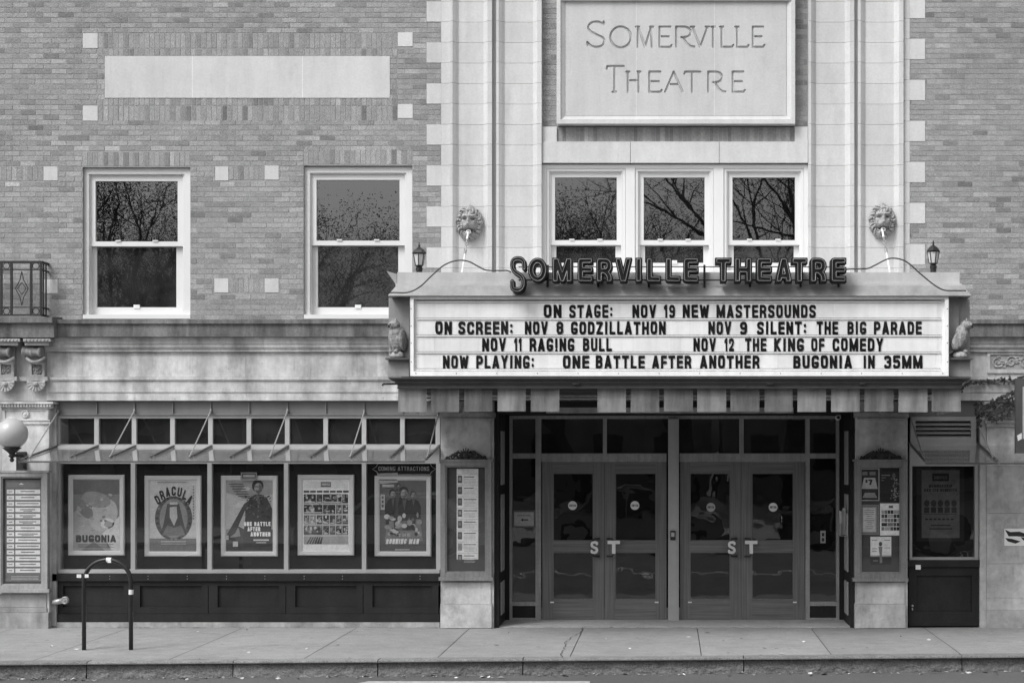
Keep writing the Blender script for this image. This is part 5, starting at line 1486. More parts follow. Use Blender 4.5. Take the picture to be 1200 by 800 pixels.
def art3(q, x0, x1, y0, y1):
    poly(q, rect(x0, x1, y0, y1), L(0), .62); poly(q, [(x0, y0), (x1, y0), (x1, y0 + 16), (x0 + 22, y0 + 20), (x0, y0 + 14)], L(1), .42)
    for k in range(8): poly(q, oval(RNG.uniform(x0 + 8, x1 - 8), y0 + RNG.uniform(5, 30), RNG.uniform(5, 8), RNG.uniform(2, 4)), L(1.2 + .05 * k), RNG.uniform(.4, .8))
    poly(q, [(x0, 622), (x0 + 14, 616), (x0 + 30, 624), (x1, 620), (x1, y1), (x0, y1)], L(2), .10)
    poly(q, [(x0, 620), (x0 + 15, 618), (x0 + 17, 628), (x0, 630)], L(3), .36)
    person_blob(q, 302, 562, 1.0, 4); poly(q, [(286, 590), (292, 586), (276, 624), (268, 630), (266, 626)], L(5), .09); poly(q, [(288, 600), (314, 592), (318, 640), (284, 640)], L(8), .08)
    poly(q, rect(x0 + 8, x0 + 14, 634, 640), L(8), .75); poly(q, rect(x0, x0 + 3, 627, 632), L(8), .7)
    for (t_, a, b, c) in (('ONE BATTLE', 286, 317, 611), ('AFTER', 290, 305, 617), ('ANOTHER', 293.5, 317, 623)): put_word(q, t_, a, b, c, c + 5, L(12), .0006, t=.26, tone=1.15, res=.06)
    for k in range(50): poly(q, oval(RNG.uniform(288, 318), RNG.uniform(580, 608), RNG.uniform(.6, 2.4), RNG.uniform(.4, 1.4), 8, rot=RNG.uniform(-1, 1)), L(8.5 + .02 * k), RNG.choice([.04, .12, .18, .24]))
    for (a, b, c, d) in ((297, 315, 631.5, 1.8), (300, 312, 635, .9)): poly(q, rect(a, b, c, c + d), L(12), .8)
    for k in range(6): poly(q, rect(x0 + 3 + 2.2 * k, x0 + 20 + 1.6 * k, y0 + 3.4 + 2.9 * k, y0 + 4.4 + 2.9 * k), L(9), .12)
def art4(q, x0, x1, y0, y1):
    poly(q, rect(x0, x1, y0, y1), L(0), 1.1); poly(q, rect(x0 + 1, x1 - 1, y0 + 1, y0 + 10), L(1), .95)
    poly(q, rect(x0 + 21, x0 + 33, y0 + 2.5, y0 + 8.5), L(2), .18); put_word(q, 'SOMERVILLE', x0 + 22, x0 + 32, y0 + 4, y0 + 6.6, L(3), .0005, t=.22, tone=.8, res=.07)
    for k in range(7): poly(q, rect(x0 + 1 + 7.7 * k, x0 + 7.6 + 7.7 * k, y0 + 12.5, y0 + 15), L(2), .12)
    ty = y0 + 16.8; spec = [[15, 7.5, 22.5, 7.7], [22.7, 15, 7.6, 7.4], [7.5, 7.6, 7.6, 7.6, 7.6, 7.4, 7.4], [22.7, 7.6, 7.6, 7.4, 7.4]]
    for r_ in spec:
        xx = x0 + 1
        for wd in r_:
            poly(q, rect(xx, xx + wd - .6, ty, ty + 10.6), L(2), RNG.choice([.05, .12, .2, .35]))
            for j in range(int(wd)): poly(q, oval(xx + RNG.uniform(1.2, wd - 1.8), ty + RNG.uniform(1.5, 9), RNG.uniform(.6, 2.0), RNG.uniform(.6, 2.6), 8), L(3 + .05 * j), RNG.choice([.06, .3, .5, .8]))
            poly(q, rect(xx + .8, xx + wd - 1.6, ty + 8.6, ty + 9.8), L(5), RNG.choice([.1, .8]))
            xx += wd
        poly(q, rect(x0 + 1, x1 - 1, ty + 11.1, ty + 11.9), L(2), .5); ty += 12.3
    poly(q, rect(x0 + 1, x1 - 1, ty, ty + 9.5), L(2), .5)
    for k in range(6): poly(q, [(x0 + 4 + 3 * k, ty + 9), (x0 + 9 + 2.6 * k, ty + 1), (x0 + 10.4 + 2.6 * k, ty + 1), (x0 + 6 + 3.2 * k, ty + 9)], L(3), .1)
def art5(q, x0, x1, y0, y1):
    poly(q, rect(x0, x1, y0, y1), L(0), .17); poly(q, [(x0 + 10, 605), (x1 - 8, 600), (x1 - 4, 634), (x0 + 6, 634)], L(1), .28)
    person_blob(q, 460, 573, .62, 2); person_blob(q, 484, 575, .55, 2.3); person_blob(q, 473, 570, .85, 6); person_blob(q, 467, 566, .35, 1.2)
    for k in range(46): poly(q, oval(RNG.uniform(453, 492), RNG.uniform(603, 626), RNG.uniform(1, 4), RNG.uniform(1, 3.6), 9), L(11 + .04 * k), RNG.choice([.05, .2, .4, .55, .7]))
    put_word(q, 'THE', 466, 481, 624.5, 628.5, L(14), .0005, t=.24, tone=.5, res=.06); put_word(q, 'RUNNING MAN', 452.5, 491, 631, 637, L(14), .0006, t=.27, tone=1.0, res=.05, skew=.18)
    poly(q, rect(463, 480, 643, 644.2), L(14), .6)
    poly(q, [(442, 554.5), (466, 553.5), (466, 565), (442, 567)], L(15), .55); put_word(q, 'MIDNIGHT', 445, 465, 557, 562.5, L(16), .0005, t=.26, tone=.1, res=.06) if False else None
    poly(q, rect(444.5, 465, 557.5, 562.5), L(16), .14); poly(q, rect(448, 462, 567.3, 570.5), L(16), .6); poly(q, rect(446, 451, 579, 597), L(15), .6)
    for k in range(3): poly(q, rect(447.2, 449.6, 581 + 5 * k, 584 + 5 * k), L(16), .12)
poster(80, 146, 556, 650.5, 'silver framed poster lettered BUGONIA over pale rounded shapes', art1)
poster(169.5, 236, 557, 651.5, 'silver framed poster with arched DRACULA lettering above an oval', art2)
poster(259, 325.5, 557, 651.5, 'silver framed poster of a dark coated figure, lettered ONE BATTLE AFTER ANOTHER', art3)
poster(349, 415, 556, 650.5, 'silver framed white calendar poster gridded with small dark pictures', art4)
poster(439, 505.5, 557, 651.5, 'silver framed dark poster with a crowd of figures, lettered RUNNING MAN', art5)
# small tag on the third frame
q = MB(); q.pb(282, 301, 553, 561.5, Yp - .035, .012, .5); tg = q.build('tag_plate', M['marqd'], None)
q = MB(); q.ring(282.4, 300.6, 553.4, 561.1, .7, .7, .7, .7, Yp - .038, .003); q.pb(285, 298.5, 556.3, 558.6, Yp - .038, .003); tb_ = q.build('tag_border', M['frame'], tg)
tag(tg, 'tiny black plate clipped to the top of the coated figure poster', 'plate')
# coming attractions sign
CA = thing('window_sign', 'arrow ended outline sign reading COMING ATTRACTIONS above the running man poster', 'sign', (PX(472, Ys + .1), Ys + .1, PZ(556, Ys + .1)))
Yw = Ys + .10
q = MB(); put_word(q, 'COMING ATTRACTIONS', 443.5, 503, 546.3, 551.3, Yw, .003, t=.15, res=.05); q.build('lettering', M['frame'], CA)
q = MB(); oc = [(436.5, 549.5), (441, 546.5), (443, 542.8), (444.5, 542.8), (501.5, 542.8), (504, 542.8), (506, 546.5), (510.5, 549.5), (506, 552.5), (503.5, 556), (443.5, 556), (441.5, 552.5)]
q.tube([(PX(a, Yw), Yw, PZ(b, Yw)) for a, b in oc], .005, 6, True); q.build('outline', M['frame'], CA)
# membership poster in the right window
MP = thing('window_poster', 'dim grey membership poster behind the glass right of the entrance', 'poster', (PX(1102, .3), .3, PZ(633, .3)))
Yq = .315
q = MB(); poly(q, rect(1074, 1130, 548, 634), Yq + .004, .06); q.build('mount', M['ink'], MP, recalc=False)
q = MB(); poly(q, rect(1080, 1124.5, 550.5, 630), Yq, .34)
poly(q, rect(1092.5, 1112, 554.5, 563.5), Yq - .001, .05); put_word(q, 'SOMERVILLE', 1094.5, 1110, 557.5, 561, Yq - .002, .0005, t=.24, tone=.3, res=.06)
put_word(q, 'MEMBERSHIP', 1088.5, 1116, 567.5, 570.8, Yq - .001, .0005, t=.24, tone=.05, res=.05); put_word(q, 'HAS ITS BENEFITS', 1083, 1121.5, 572.3, 575.7, Yq - .001, .0005, t=.24, tone=.05, res=.05)
for k in range(5):
    cx = 1086 + 8 * k; poly(q, oval(cx, 589.5, 3.2, 4), Yq - .001, .1); poly(q, rect(cx - 3, cx + 3, 594, 600.5), Yq - .001, .09)
poly(q, rect(1083, 1121, 601.5, 602.3), Yq - .001, .1)
for k in range(7): poly(q, rect(1084 + 5 * k, 1087.5 + 5 * k, 607, 609), Yq - .001, .1)
for (a, b, c) in ((1091, 1114, 614.5), (1089, 1116, 618.5)): poly(q, rect(a, b, c, c + 1.4), Yq - .001, .1)
q.build('print', M['ink'], MP, recalc=False)

# ================================================================== NOTICE CASES
def crest(mb, cx, y, Y, w_=27):
    """carved scrolls rising to a palmette"""
    for s in (-1, 1):
        spiral(mb, cx + s * 7.5, y - 5.5, 4.6, 1.4, s, Y, .016); spiral(mb, cx + s * 15, y - 3.2, 3.2, 1.4, -s, Y, .013); spiral(mb, cx + s * 21.5, y - 2, 2.2, 1.3, s, Y, .011)
        mb.tube([(PX(cx + s * 2, Y), Y, PZ(y - 1, Y)), (PX(cx + s * 9, Y), Y - .01, PZ(y - 9.2, Y)), (PX(cx + s * 15, Y), Y, PZ(y - 5.6, Y)), (PX(cx + s * 24, Y), Y, PZ(y - .8, Y))], [.02, .014, .012, .006], 7)
        for k in range(3): mb.tube([(PX(cx, Y), Y - .012, PZ(y - 3, Y)), (PX(cx + s * (2 + 2 * k), Y), Y - .018, PZ(y - 9 + k, Y)), (PX(cx + s * (3 + 3 * k), Y), Y - .006, PZ(y - 12.5 + 2 * k, Y))], [.010, .013, .006], 6)
    mb.ell((PX(cx, Y), Y - .012, PZ(y - 4.5, Y)), (.045, .022, .05), 10, 8); mb.tube([(PX(cx, Y), Y - .01, PZ(y - 6, Y)), (PX(cx, Y), Y - .01, PZ(y - 14, Y))], [.014, .005], 6)
    mb.pb(cx - 25, cx + 25, y - 1.2, y + .3, Y, .03)
def notice_case(label, x0, x1, y0, y1, Y, fw, crested, m, hang=True):
    T = thing('notice_case', label, 'notice case', (PX((x0 + x1) / 2, Y), Y, PZ(y1, Y)), 'glazed notice cases on the piers')
    q = MB(); q.ring(x0 + 1.5, x1 - 1.5, y0 + 1, y1 - 3, fw, fw, fw, fw, Y - .05, .09); q.ring(x0 + 1.5 + fw, x1 - 1.5 - fw, y0 + 1 + fw, y1 - 3 - fw, 1.8, 1.8, 1.8, 1.8, Y - .035, .06)
    q.pb(x0, x1, y0 - .5, y0 + 2, Y - .06, .1); q.pb(x0 - .5, x1 + .5, y1 - 4, y1, Y - .07, .11)
    q.build('case_frame', m, T)
    q = MB(); q.pb(x0 + fw, x1 - fw, y0 + fw, y1 - fw, Y + .0, .03); q.build('back_board', M['cork'], T)
    qpane('case_glass', x0 + fw + 2, x1 - fw - 2, y0 + fw + 2, y1 - fw - 4, Y - .022, M['shopglass'], T)
    if crested: q = MB(); crest(q, (x0 + x1) / 2, y0 - .5, Y - .03); q.build('carved_crest', M['iron'], T, smooth=True)
    return T
Yn1 = -.08
notice_case('grey notice case holding the long schedule card at the far left', -6, 57, 551.5, 694, Yn1, 5.5, False, M['case_l'])
notice_case('carved notice case holding one tall programme strip, left of the doors', 514.5, 577.5, 538.5, 680, -.10, 6, True, M['casewood'])
notice_case('carved notice case pinned with five flyers, right of the doors', 1000, 1064, 538.5, 681, -.10, 6.5, True, M['casewood'])
def sheet(name, label, x0, x1, y0, y1, Y, tone, fn=None, cat='paper', group=None, board=None):
    q = MB(); q.pb(x0, x1, y0, y1, Y, .002, tone)
    if fn: fn(q, Y)
    o = q.build(name, M['ink'], None); tag(o, label, cat, group); return o
def sched(q, Y):
    q.pb(8, 46.5, 565, 571, Y - .0008, .0006, .25); poly(q, [(22, 567.5), (25, 565.5), (28, 567.5)], Y - .001, .9)
    for k in range(14):
        a = 573.3 + 7.1 * k
        q.pb(8, 16.5, a, a + 5, Y - .001, .0006, .95); q.pb(18, 47, a, a + 5, Y - .001, .0006, .98)
        q.pb(10, 14.5, a + 2, a + 3, Y - .0018, .0006, .2)
        wd = RNG.uniform(7, 13); q.pb(32.5 - wd, 32.5 + wd, a + 1.6, a + 2.8, Y - .0018, .0006, .2)
        if k in (3, 4, 5, 7): q.pb(32.5 - wd * .6, 32.5 + wd * .6, a + 3.5, a + 4.4, Y - .0018, .0006, .25)
    for k in range(3): q.pb(13, 45, 674.6 + 1.8 * k, 675.4 + 1.8 * k, Y - .001, .0006, .5)
sheet('schedule_card', 'long card of fourteen white show listings inside the far left case', 6.5, 48.5, 562, 681, Yn1 - .006, .2, sched, 'notice')
def strip(q, Y):
    for k in range(8):
        a = 557 + 13.2 * k
        q.pb(536.5, 541.5, a, a + 8.5, Y - .0008, .0006, .12 if k != 6 else .4); q.pb(537.3, 540.5, a + 2, a + 6, Y - .0016, .0006, RNG.uniform(.2, .5))
        q.pb(543.5, 559 - 4 * RNG.random(), a + 1, a + 2, Y - .0008, .0006, .12)
        for j in range(4): q.pb(543.5, 558 - 3 * RNG.random(), a + 4 + 1.6 * j, a + 4.5 + 1.6 * j, Y - .0008, .0006, .6)
        q.pb(536, 560, a - 1.8, a - 1.5, Y - .0008, .0006, .3)
    for j in range(3): q.pb(541, 556, 550.5 + 1.5 * j, 551 + 1.5 * j, Y - .0008, .0006, .6)
sheet('programme_strip', 'tall white programme strip with a column of small pictures', 535.2, 560.5, 549, 655, -.107, 1.05, strip, 'notice')
Yg2 = -.106
def f1(q, Y):
    q.ring(1007.5, 1030.5, 548.5, 586.5, 1, 1, 1, 1, Y - .0008, .0006, .7)
    q.pb(1010.5, 1016.5, 552.5, 556.5, Y - .0008, .0006, .35); q.pb(1019, 1026, 552.5, 556.5, Y - .0008, .0006, .35)
    poly(q, [(1012.5, 559.5), (1025.5, 559.5), (1028.5, 572.5), (1009.5, 572.5)], Y - .001, .75); put_word(q, '$', 1014, 1016.8, 561.5, 565.5, Y - .0018, .0005, t=.2, tone=.05, res=.06); put_word(q, '7', 1017.5, 1022.5, 561.5, 568, Y - .0018, .0005, t=.26, tone=.05, res=.05)
    q.pb(1013, 1025, 569.6, 571.3, Y - .0018, .0006, .08); poly(q, [(1013.5, 577), (1025, 577), (1028, 583), (1010.5, 583)], Y - .001, .45)
    for k in range(3): q.pb(1011.5, 1027, 577.8 + 1.9 * k, 578.7 + 1.9 * k, Y - .0018, .0006, .06)
sheet('flyer', 'black flyer with a large $7 on a white plaque, upper left in the right case', 1007.5, 1030.5, 548.5, 586.5, Yg2, .05, f1, 'flyer', 'flyers in the right notice case')
def f2(q, Y):
    for k in range(60): poly(q, oval(RNG.gauss(1049, 2.4), RNG.uniform(560, 586), RNG.uniform(.4, 1.1), RNG.uniform(.4, 1.4), 7), Y - .001 - .00003 * k, RNG.choice([.2, .35, .5]))
    poly(q, oval(1047.5, 557, 2, 3), Y - .001, .2); q.pb(1033, 1043, 556, 557.2, Y - .001, .0006, .35); q.pb(1033, 1038, 559, 560, Y - .001, .0006, .3); q.pb(1033, 1036, 562, 563, Y - .001, .0006, .3)
sheet('flyer', 'nearly black flyer with a speckled pale figure, upper right in the right case', 1031.5, 1055.5, 547.5, 588, Yg2 + .001, .035, f2, 'flyer', 'flyers in the right notice case')
def f3(q, Y):
    q.ring(1008, 1029.5, 591.5, 625.5, 2.2, 2.2, 2.2, 2.2, Y - .0008, .0006, .28); q.pb(1011.5, 1026, 594.8, 622.5, Y - .0008, .0006, .85)
    for k in range(10): wd = RNG.uniform(2, 6); q.pb(1018.8 - wd, 1018.8 + wd, 597 + 2.4 * k, 597.7 + 2.4 * k, Y - .0016, .0006, .3)
sheet('flyer', 'pale flyer in a dark patterned border, below the $7 flyer', 1007.5, 1030, 591, 626, Yg2, .5, f3, 'flyer', 'flyers in the right notice case')
def f4(q, Y):
    for r_ in range(5):
        x = 1033
        while x < 1053.5:
            wd = RNG.choice([3, 3.4, 6.6]); q.pb(x, min(x + wd, 1053.8), 597.5 + 4.9 * r_, 601.6 + 4.9 * r_, Y - .0008, .0006, RNG.choice([.06, .15, .3, .6])); x += wd + .4
    q.pb(1041.5, 1046.5, 592, 595, Y - .0008, .0006, .2)
sheet('flyer', 'white flyer gridded with small dark pictures, under the speckled figure flyer', 1031.2, 1055.5, 589.5, 627, Yg2, 1.25, f4, 'flyer', 'flyers in the right notice case')
def f5(q, Y):
    q.pb(1020, 1044.5, 628.5, 652, Y - .0006, .0004, 1.15); q.pb(1020, 1044.5, 650.3, 652, Y - .001, .0004, .5)
    poly(q, oval(1031.8, 637, 2, 2.6), Y - .001, .12); poly(q, [(1029.5, 640), (1034, 640), (1033.5, 650), (1034, 659), (1031, 659.5), (1030.8, 650)], Y - .0018, .3)
    for (a, b, c) in ((1021.5, 1028, 632), (1036, 1043, 632), (1022, 1028, 642), (1036.5, 1043, 641), (1022, 1027.5, 645)): q.pb(a, b, c, c + 1, Y - .0014, .0004, .5)
    q.pb(1023, 1029, 656, 657.2, Y - .0008, .0006, .3)
sheet('flyer', 'white topped flyer of a lone standing figure, lowest in the right case', 1020, 1044.5, 628.5, 661, Yg2, .05, f5, 'flyer', 'flyers in the right notice case')

# ================================================================== SMALL ENTRANCE FITTINGS
q = MB(); Y = Yd - .03
q.pb(600.6, 627.2, 597.5, 618, Y, .012, .2); dr = q.build('direction_sign', M['marqd'], None)
q = MB(); q.pb(602.5, 625.5, 599.6, 616, Y - .002, .003, .55); q.pb(606, 622, 603.3, 604.2, Y - .003, .001, .2); q.pb(612, 619, 608.1, 609.5, Y - .003, .001, .04); poly(q, [(610.2, 608.8), (613, 606.8), (613, 610.8)], Y - .003, .04); q.build('sign_face', M['ink'], dr)
tag(dr, 'white direction card with a left arrow on the left sidelight', 'sign')
q = MB(); q.pb(785.5, 791.5, 621.5, 632.5, Yd - .10, .025); kp = q.build('card_reader', M['black'], None); q = MB(); q.pb(786.5, 790.5, 623.5, 628.5, Yd - .102, .003); q.build('reader_screen', M['frame'], kp); tag(kp, 'small black card reader on the pale post between the doors', 'card reader')
q = MB(); q.pb(961.5, 967.5, 621.5, 636, Yd - .004, .012, .6); sw = q.build('wall_plate', M['frame'], None); 
for (a, b) in ((624, 628), (630, 634)): q = MB(); q.pb(963, 966, a, b, Yd - .007, .004); q.build('plate_switch', M['black'], sw)
tag(sw, 'small pale plate with two dark switches on the right sidelight', 'plate')
BH = thing('leaflet_rack', 'leaflet holder stuffed with papers on the right return wall', 'leaflet holder', (PX(990, .3), .3, PZ(628, .3)))
xx = PX(996.5) - .012
q = MB(); q.box(xx - .02, xx, .15, .45, PZ(628), PZ(602)); q.box(xx - .10, xx - .096, .15, .45, PZ(628), PZ(614)); q.box(xx - .10, xx, .15, .45, PZ(628) - .008, PZ(628)); q.build('holder', M['frame'], BH)
q = MB()
for k in range(6):
    s_ = RNG.uniform(-.02, .02); x_ = xx - .03 - .011 * k
    q.box(x_, x_ + .004, .18 + s_, .42 + s_, PZ(627), PZ(598) + RNG.uniform(-.06, .03), RNG.uniform(.6, 1.2))
q.build('leaflets', M['paper'], BH)
CM = thing('security_camera', 'small white security camera at the top right corner of the entrance', 'camera', (PX(984, .5), .5, PZ(486, .5)))
q = MB(); q.tube([(PX(985, .5), .62, PZ(485, .5)), (PX(984, .5), .5, PZ(488, .5))], .018, 8); q.build('mount', M['paper'], CM)
q = MB(); q.lathe([(.028, 0), (.036, .01), (.036, .12), (.03, .13), (.024, .125)], (PX(982, .45), .52, PZ(489, .45)), 'Y', 14); q.build('camera_body', M['paper'], CM)
q = MB(); q.lathe([(.022, .124), (.02, .132), (.004, .134)], (PX(982, .45), .52, PZ(489, .45)), 'Y', 12); q.build('lens', M['black'], CM)

# ================================================================== RIGHT EDGE: IVY, TORN STICKER, HANGING SIGN
IV = thing('ivy_vine', 'thin ivy vine trailing over the right pier capital', 'ivy', (PX(1150), -.05, PZ(500)))
q = MB(); lf = MB()
paths = [[(1147, 500), (1146, 490), (1149, 480), (1158, 475), (1170, 468), (1182, 462), (1192, 458), (1205, 452)], [(1150, 482), (1160, 487), (1172, 484), (1184, 480), (1200, 476)], [(1146, 486), (1143, 482), (1144, 474), (1150, 472)],
         [(1124, 456), (1134, 450), (1146, 448), (1160, 447), (1176, 446), (1196, 447)], [(1158, 490), (1168, 492), (1178, 486), (1190, 478), (1202, 470)], [(1152, 478), (1165, 477), (1180, 473), (1196, 470)], [(1165, 470), (1176, 470), (1190, 464), (1204, 462)]]
for pi_, p in enumerate(paths):
    Yi = -.13 if pi_ != 3 else -.05
    pts = [(PX(a, Yi), Yi - .012 * math.sin(a), PZ(b, Yi)) for a, b in p]; q.tube(pts, .008, 5)
    for i in range(len(p) - 1):
        n_ = int(8 * math.hypot(p[i + 1][0] - p[i][0], p[i + 1][1] - p[i][1]) / 10 * (2.3 if pi_ in (0, 4) else 1.5)) + 1
        for k in range(n_):
            u = RNG.random(); a = p[i][0] + (p[i + 1][0] - p[i][0]) * u + RNG.gauss(0, 1.5); b = p[i][1] + (p[i + 1][1] - p[i][1]) * u + RNG.gauss(0, 1.6)
            s_ = RNG.uniform(.014, .032); c = Vector((PX(a, Yi), Yi - RNG.uniform(.01, .05), PZ(b, Yi))); an = RNG.uniform(0, 6.28)
            ux = Vector((math.cos(an), RNG.uniform(-.5, .3), math.sin(an))).normalized(); vx_ = ux.cross(Vector((RNG.uniform(-.4, .4), -1, RNG.uniform(-.2, .6)))).normalized()
            lf.add([tuple(c - ux * s_), tuple(c + vx_ * s_ * .7 - ux * s_ * .2), tuple(c + ux * s_ * 1.1), tuple(c - vx_ * s_ * .7 - ux * s_ * .2)], [(0, 1, 2, 3)], RNG.uniform(.5, 1.7))
q.build('stem', M['bark'], IV); lf.build('leaves', M['leaf'], IV, recalc=False)
q = MB(); Y = -.024
q.pb(1177, 1204, 619, 639, Y, .003, 1.1); ts = q.build('torn_sticker', M['paper'], None)
q = MB()
for pts in ([(1177.5, 620), (1184, 623), (1195, 622.5), (1204, 626), (1204, 629), (1192, 628), (1182, 628)], [(1178, 630), (1186, 631), (1196, 634), (1190, 636.5), (1181, 634)], [(1196, 629), (1204, 630), (1204, 634), (1199, 632.5)]): poly(q, pts, Y - .002, .05)
q.build('black_print', M['ink'], ts, recalc=False); tag(ts, 'torn black and white sticker on the right pier', 'sticker')
HS = thing('hanging_sign', 'dark hanging sign board cut off by the right edge of the photo', 'sign', (PX(1215, -.9), -.9, PZ(530, -.9)))
q = MB(); q.pb(1190, 1245, 443, 531, -.92, .05); q.build('sign_board', M['marqd'], HS); q = MB(); q.pb(1198.5, 1240, 453, 514, -.924, .004, .7); q.build('sign_panel', M['ink'], HS)
q = MB(); q.add([(PX(1192, -.93), -.925, PZ(510, -.93)), (PX(1197.5, -.93), -.925, PZ(507, -.93)), (PX(1197.5, -.93), -.925, PZ(514, -.93)), (PX(1193, -.93), -.925, PZ(516.5, -.93))], [(0, 3, 2, 1)], 1.2); q.build('sticker', M['paper'], HS)
q = MB(); q.box(PX(1212, -.9) - .02, PX(1212, -.9) + .02, -.9, .0, PZ(440, -.9), PZ(438, -.9)); q.box(PX(1212, -.9) - .01, PX(1212, -.9) + .01, -.905, -.885, PZ(443, -.9), PZ(438, -.9)); q.build('sign_arm', M['iron'], HS)
q = MB(); q.pb(1073, 1079, 661.5, 667, Ys - .064, .003, 1.1); tag(q.build('paper_scrap', M['paper'], None), 'white paper scrap stuck on the dark ledge under the right window', 'paper')

# cracks and old patches in the pavement
q = MB()
def crack(x, y, n, dx_, dy_, wd):
    pts = []
    for k in range(n): pts.append((x, y)); x += dx_ * RNG.uniform(.5, 1.4) + RNG.gauss(0, .012); y += dy_ * RNG.uniform(.5, 1.4) + RNG.gauss(0, .012)
    for k, (p, r_) in enumerate(zip(pts[:-1], pts[1:])):
        w1, w2 = wd * RNG.uniform(.4, 1.2), wd * RNG.uniform(.4, 1.2); zz = .0075
        q.quad((p[0] - w1, p[1] - w1, zz), (p[0] + w1, p[1] + w1, zz), (r_[0] + w2, r_[1] + w2, zz), (r_[0] - w2, r_[1] - w2, zz), .2)
crack(PX(683), -.02, 44, -.0035, -.065, .005)
crack(PX(240), -.5, 20, .05, -.02, .0025); crack(PX(330), -1.9, 16, .06, .01, .003); crack(PX(860), -1.2, 18, .05, -.012, .0025); crack(PX(60), -1.6, 22, .05, .006, .003); crack(PX(1090), -2.0, 9, .05, .006, .005); crack(PX(1010), -1.3, 14, .05, -.03, .0025)
for k in range(40): crack(RNG.uniform(PX(585), PX(1000)), RNG.uniform(-.02, .01), 4, .02, .0, .005)
for k in range(60): crack(RNG.uniform(PX(60), PX(515)), RNG.uniform(-.05, -.02), 4, .025, .0, .006)
struct(q.build('pavement_cracks', M['walk'], recalc=False))

# ================================================================== ACROSS THE STREET (what the glass mirrors)
def tree_meshes(seed, H):
    rg = random.Random(seed); rl_ = random.Random(seed + 100); tr = MB(); lv_ = MB()
    def grow(p, d, ln, r, depth):
        pts = [p]; q_ = p; dd_ = d
        n_ = 4 if depth < 4 else 2
        for k in range(n_):
            dd_ = (dd_ + Vector((rg.gauss(0, .12), rg.gauss(0, .12), rg.gauss(.03, .08)))).normalized(); q_ = q_ + dd_ * ln / n_; pts.append(q_)
        tr.tube(pts, [max(r, .006) * (1 - .45 * k / n_) for k in range(n_ + 1)], 6 if depth < 2 else (4 if depth < 5 else 3), caps=False)
        if depth >= 4:
            for k in range(12):
                c = pts[rl_.randint(1, n_)] + Vector((rl_.gauss(0, .35), rl_.gauss(0, .35), rl_.gauss(0, .3))); s_ = rl_.uniform(.018, .036)
                a = Vector((rl_.gauss(0, 1), rl_.gauss(0, 1), rl_.gauss(0, .6))).normalized(); b = a.orthogonal().normalized()
                lv_.add([tuple(c - a * s_), tuple(c + b * s_ * .6), tuple(c + a * s_), tuple(c - b * s_ * .6)], [(0, 1, 2, 3)], rl_.uniform(.6, 1.5))
        if depth == 6: return
        nb = 3 if depth else 4
        for k in range(nb):
            st_ = pts[-1] if k == 0 else pts[rg.randint(1 if depth > 3 else 2, n_)]
            az = rg.uniform(0, 6.28); sp2 = rg.uniform(.35, .85) if k else .15
            o_ = dd_.orthogonal().normalized(); o2 = dd_.cross(o_)
            nd = (dd_ * math.cos(sp2) + (o_ * math.cos(az) + o2 * math.sin(az)) * math.sin(sp2)).normalized()
            grow(st_, nd, ln * rg.uniform(.62, .8), r * .55 * rg.uniform(.8, 1.05), depth + 1)
    grow(Vector((0, 0, 0)), Vector((0, 0, 1)), H * .24, H * .020, 0)
    k_ = H / max(v[2] for v in tr.v)
    for m_ in (tr, lv_): m_.v = [(v[0] * k_ * 1.15, v[1] * k_ * 1.15, v[2] * k_) for v in m_.v]
    for k in range(15000):
        th = rl_.uniform(0, 6.283); rr_ = math.sqrt(rl_.random()); ph = rl_.uniform(-1, 1)
        c = Vector((math.cos(th) * rr_ * .34 * H, math.sin(th) * rr_ * .34 * H, .60 * H + ph * .37 * H))
        e_ = (rr_ ** 2 + ph * ph); nv = mnoise.noise(c * .55 + Vector((seed, 0, 0))) + .6 * mnoise.noise(c * 1.7)
        if nv < -.25 + .45 * max(0, e_ - .35) / .65 or e_ > 1.05: continue
        s_ = rl_.uniform(.022, .05); a = Vector((rl_.gauss(0, 1), rl_.gauss(0, 1), rl_.gauss(0, .6))).normalized(); b = a.orthogonal().normalized()
        lv_.add([tuple(c - a * s_), tuple(c + b * s_ * .6), tuple(c + a * s_), tuple(c - b * s_ * .6)], [(0, 1, 2, 3)], rl_.uniform(.6, 1.5))
    return tr, lv_
TL = 'street trees on the far pavement'
protos = []
for i, (sd_, H) in enumerate(((5, 16.5), (8, 12.6), (21, 13.2))):
    tr, lv_ = tree_meshes(sd_, H)
    T = thing('street_tree', 'tall leafy street tree across the road, mirrored in the upper windows', 'tree', (0, 0, 0), TL)
    tr.build('trunk', M['bark'], T, recalc=False, smooth=True); lv_.build('crown', M['crown'], T, recalc=False)
    protos.append(T)
spots = [(-20, -36, 0, .2), (-17.6, -42, 2, 2.7), (-22.5, -41, 1, 3.9), (-12.0, -38, 1, 1.4), (-7.5, -40, 2, .6), (-3.2, -37, 1, 2.2), (.8, -36, 2, 3.0), (4.6, -37, 0, 4.1), (10, -38, 2, 5.2), (-27, -38, 2, 1.1), (15, -37, 1, .4)]
used = set()
for (x, y, k, a) in spots:
    T = protos[k] if k not in used else dup(protos[k], (0, 0, 0))
    used.add(k); T.location = (x, y, -.06); T.rotation_euler = (0, 0, a)
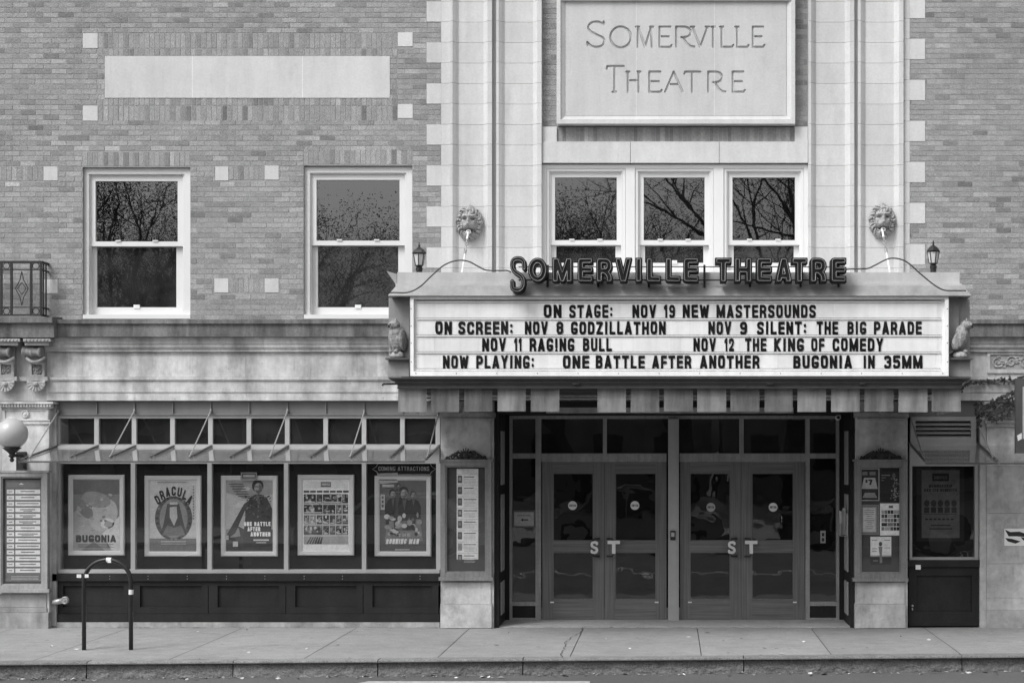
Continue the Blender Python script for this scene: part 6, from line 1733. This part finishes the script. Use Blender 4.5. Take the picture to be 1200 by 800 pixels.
# parked cars on the near side of the far pavement, seen only in the door glass
def car_mesh(root, cm):
    x0, y0 = 0, 0
    # side outline (x along the car, z), half widths taper upward
    body = [(-2.2, .25), (-2.25, .55), (-2.15, .78), (-1.5, .86), (-1.0, .90), (1.15, .92), (1.9, .90), (2.15, .80), (2.2, .5), (2.1, .25)]
    cab = [(-1.15, .90), (-.45, 1.40), (-.1, 1.46), (.8, 1.45), (1.15, 1.38), (1.75, .91)]
    def solid(mb, prof, wb, wt, z0, z1):
        n = len(prof); sec = []
        for sgn, ins in ((-1, .06), (-1, 0), (1, 0), (1, .06)):
            ring = []
            for (x, z) in prof:
                u = (z - z0) / (z1 - z0); hw_ = (wb + (wt - wb) * u) - ins
                k = 1 - ins * .4
                ring.append((x * k, sgn * hw_, z0 + (z - z0) * (1 - ins * .5)))
            sec.append(ring)
        vs = [v for r in sec for v in r]; fs = [tuple(range(n)), tuple(range(4 * n - 1, 3 * n - 1, -1))]
        for r in range(3):
            for k in range(n): fs.append((r * n + k, (r + 1) * n + k, (r + 1) * n + (k + 1) % n, r * n + (k + 1) % n))
        mb.add(vs, fs)
    q = MB(); solid(q, body, .86, .84, .25, .92); q.build('body', cm, root, smooth=False)
    q = MB(); solid(q, cab, .80, .60, .90, 1.46); q.build('cabin', cm, root)
    for sgn in (-1, 1):
        for (a, b, c, d) in (((-.88, .95), (.12, .95), (.12, 1.36), (-.42, 1.34)), ((.20, .95), (1.45, .95), (1.05, 1.33), (.20, 1.36))):
            q = MB(); P_ = []
            for (x, z) in (a, b, c, d):
                u = (z - .90) / .56; P_.append((x, sgn * (.80 - .20 * u + .006), z))
            q.add(P_, [(0, 1, 2, 3)]); q.build('side_window', M['black'], root)
        for xw in (-1.38, 1.38):
            q = MB(); q.lathe([(.33, -.10), (.34, -.06), (.34, .06), (.33, .10)], (xw, sgn * .78, .34), 'Y', 22); t_ = q.build('wheel', M['iron'], root)
            q = MB(); q.lathe([(.21, -.105), (.20, -.11), (.05, -.115)], (xw, sgn * .78, .34), 'Y', 18) if sgn > 0 else q.lathe([(.21, .105), (.20, .11), (.05, .115)], (xw, sgn * .78, .34), 'Y', 18); q.build('rim', M['steel'], t_)
        q = MB(); q.ell((-2.16, sgn * .62, .66), (.06, .16, .07), 12, 8); q.build('headlight', M['chalk'], root)
        q = MB(); q.ell((2.14, sgn * .64, .70), (.06, .14, .08), 12, 8); q.build('tail_light', M['marqd'], root)
carp = [mat('white_car_paint', .78, .25, ((4, .03),), spec=.6, coat=.6), mat('silver_car_paint', .30, .3, ((4, .03),), spec=.6, coat=.6), mat('dark_car_paint', .03, .25, ((4, .03),), spec=.6, coat=.6)]
for k, (x, rz_, nm) in enumerate(((-6.6, 0, 'pale parked car across the road, mirrored in the left doors'), (-.9, math.pi, 'silver parked car across the road, mirrored in the middle of the doors'), (4.9, 0, 'dark parked car across the road, mirrored in the right window'))):
    T = thing('parked_car', nm, 'car', (0, 0, 0), 'cars parked across the road'); car_mesh(T, carp[k]); T.location = (x, -16.1, ZR); T.rotation_euler = (0, 0, rz_)
# low row of buildings behind the trees
for (x0, x1, y, h, nm) in ((-34, -14, -48, 7.5, 'long low brick building behind the trees across the road'), (-13.5, 2, -50, 6.5, 'pale low shop building behind the trees across the road'), (2.5, 30, -48, 8, 'plain three storey building behind the trees across the road')):
    T = thing('brick_building', nm, 'building', ((x0 + x1) / 2, y, 0))
    q = MB(); q.box(x0, x1, y - 6, y, -.1, h); q.box(x0 - .2, x1 + .2, y - 6.2, y + .2, h + .002, h + .3); q.build('wall', M['wallop'], T)
    for zz in (1.2, 4.4):
        x = x0 + 1.2
        while x < x1 - 1.5:
            q = MB(); q.box(x, x + 1.3, y + .003, y + .06, zz, zz + 1.7); q.build('window', M['inside'], T); x += 2.9

bpy.context.view_layer.update()
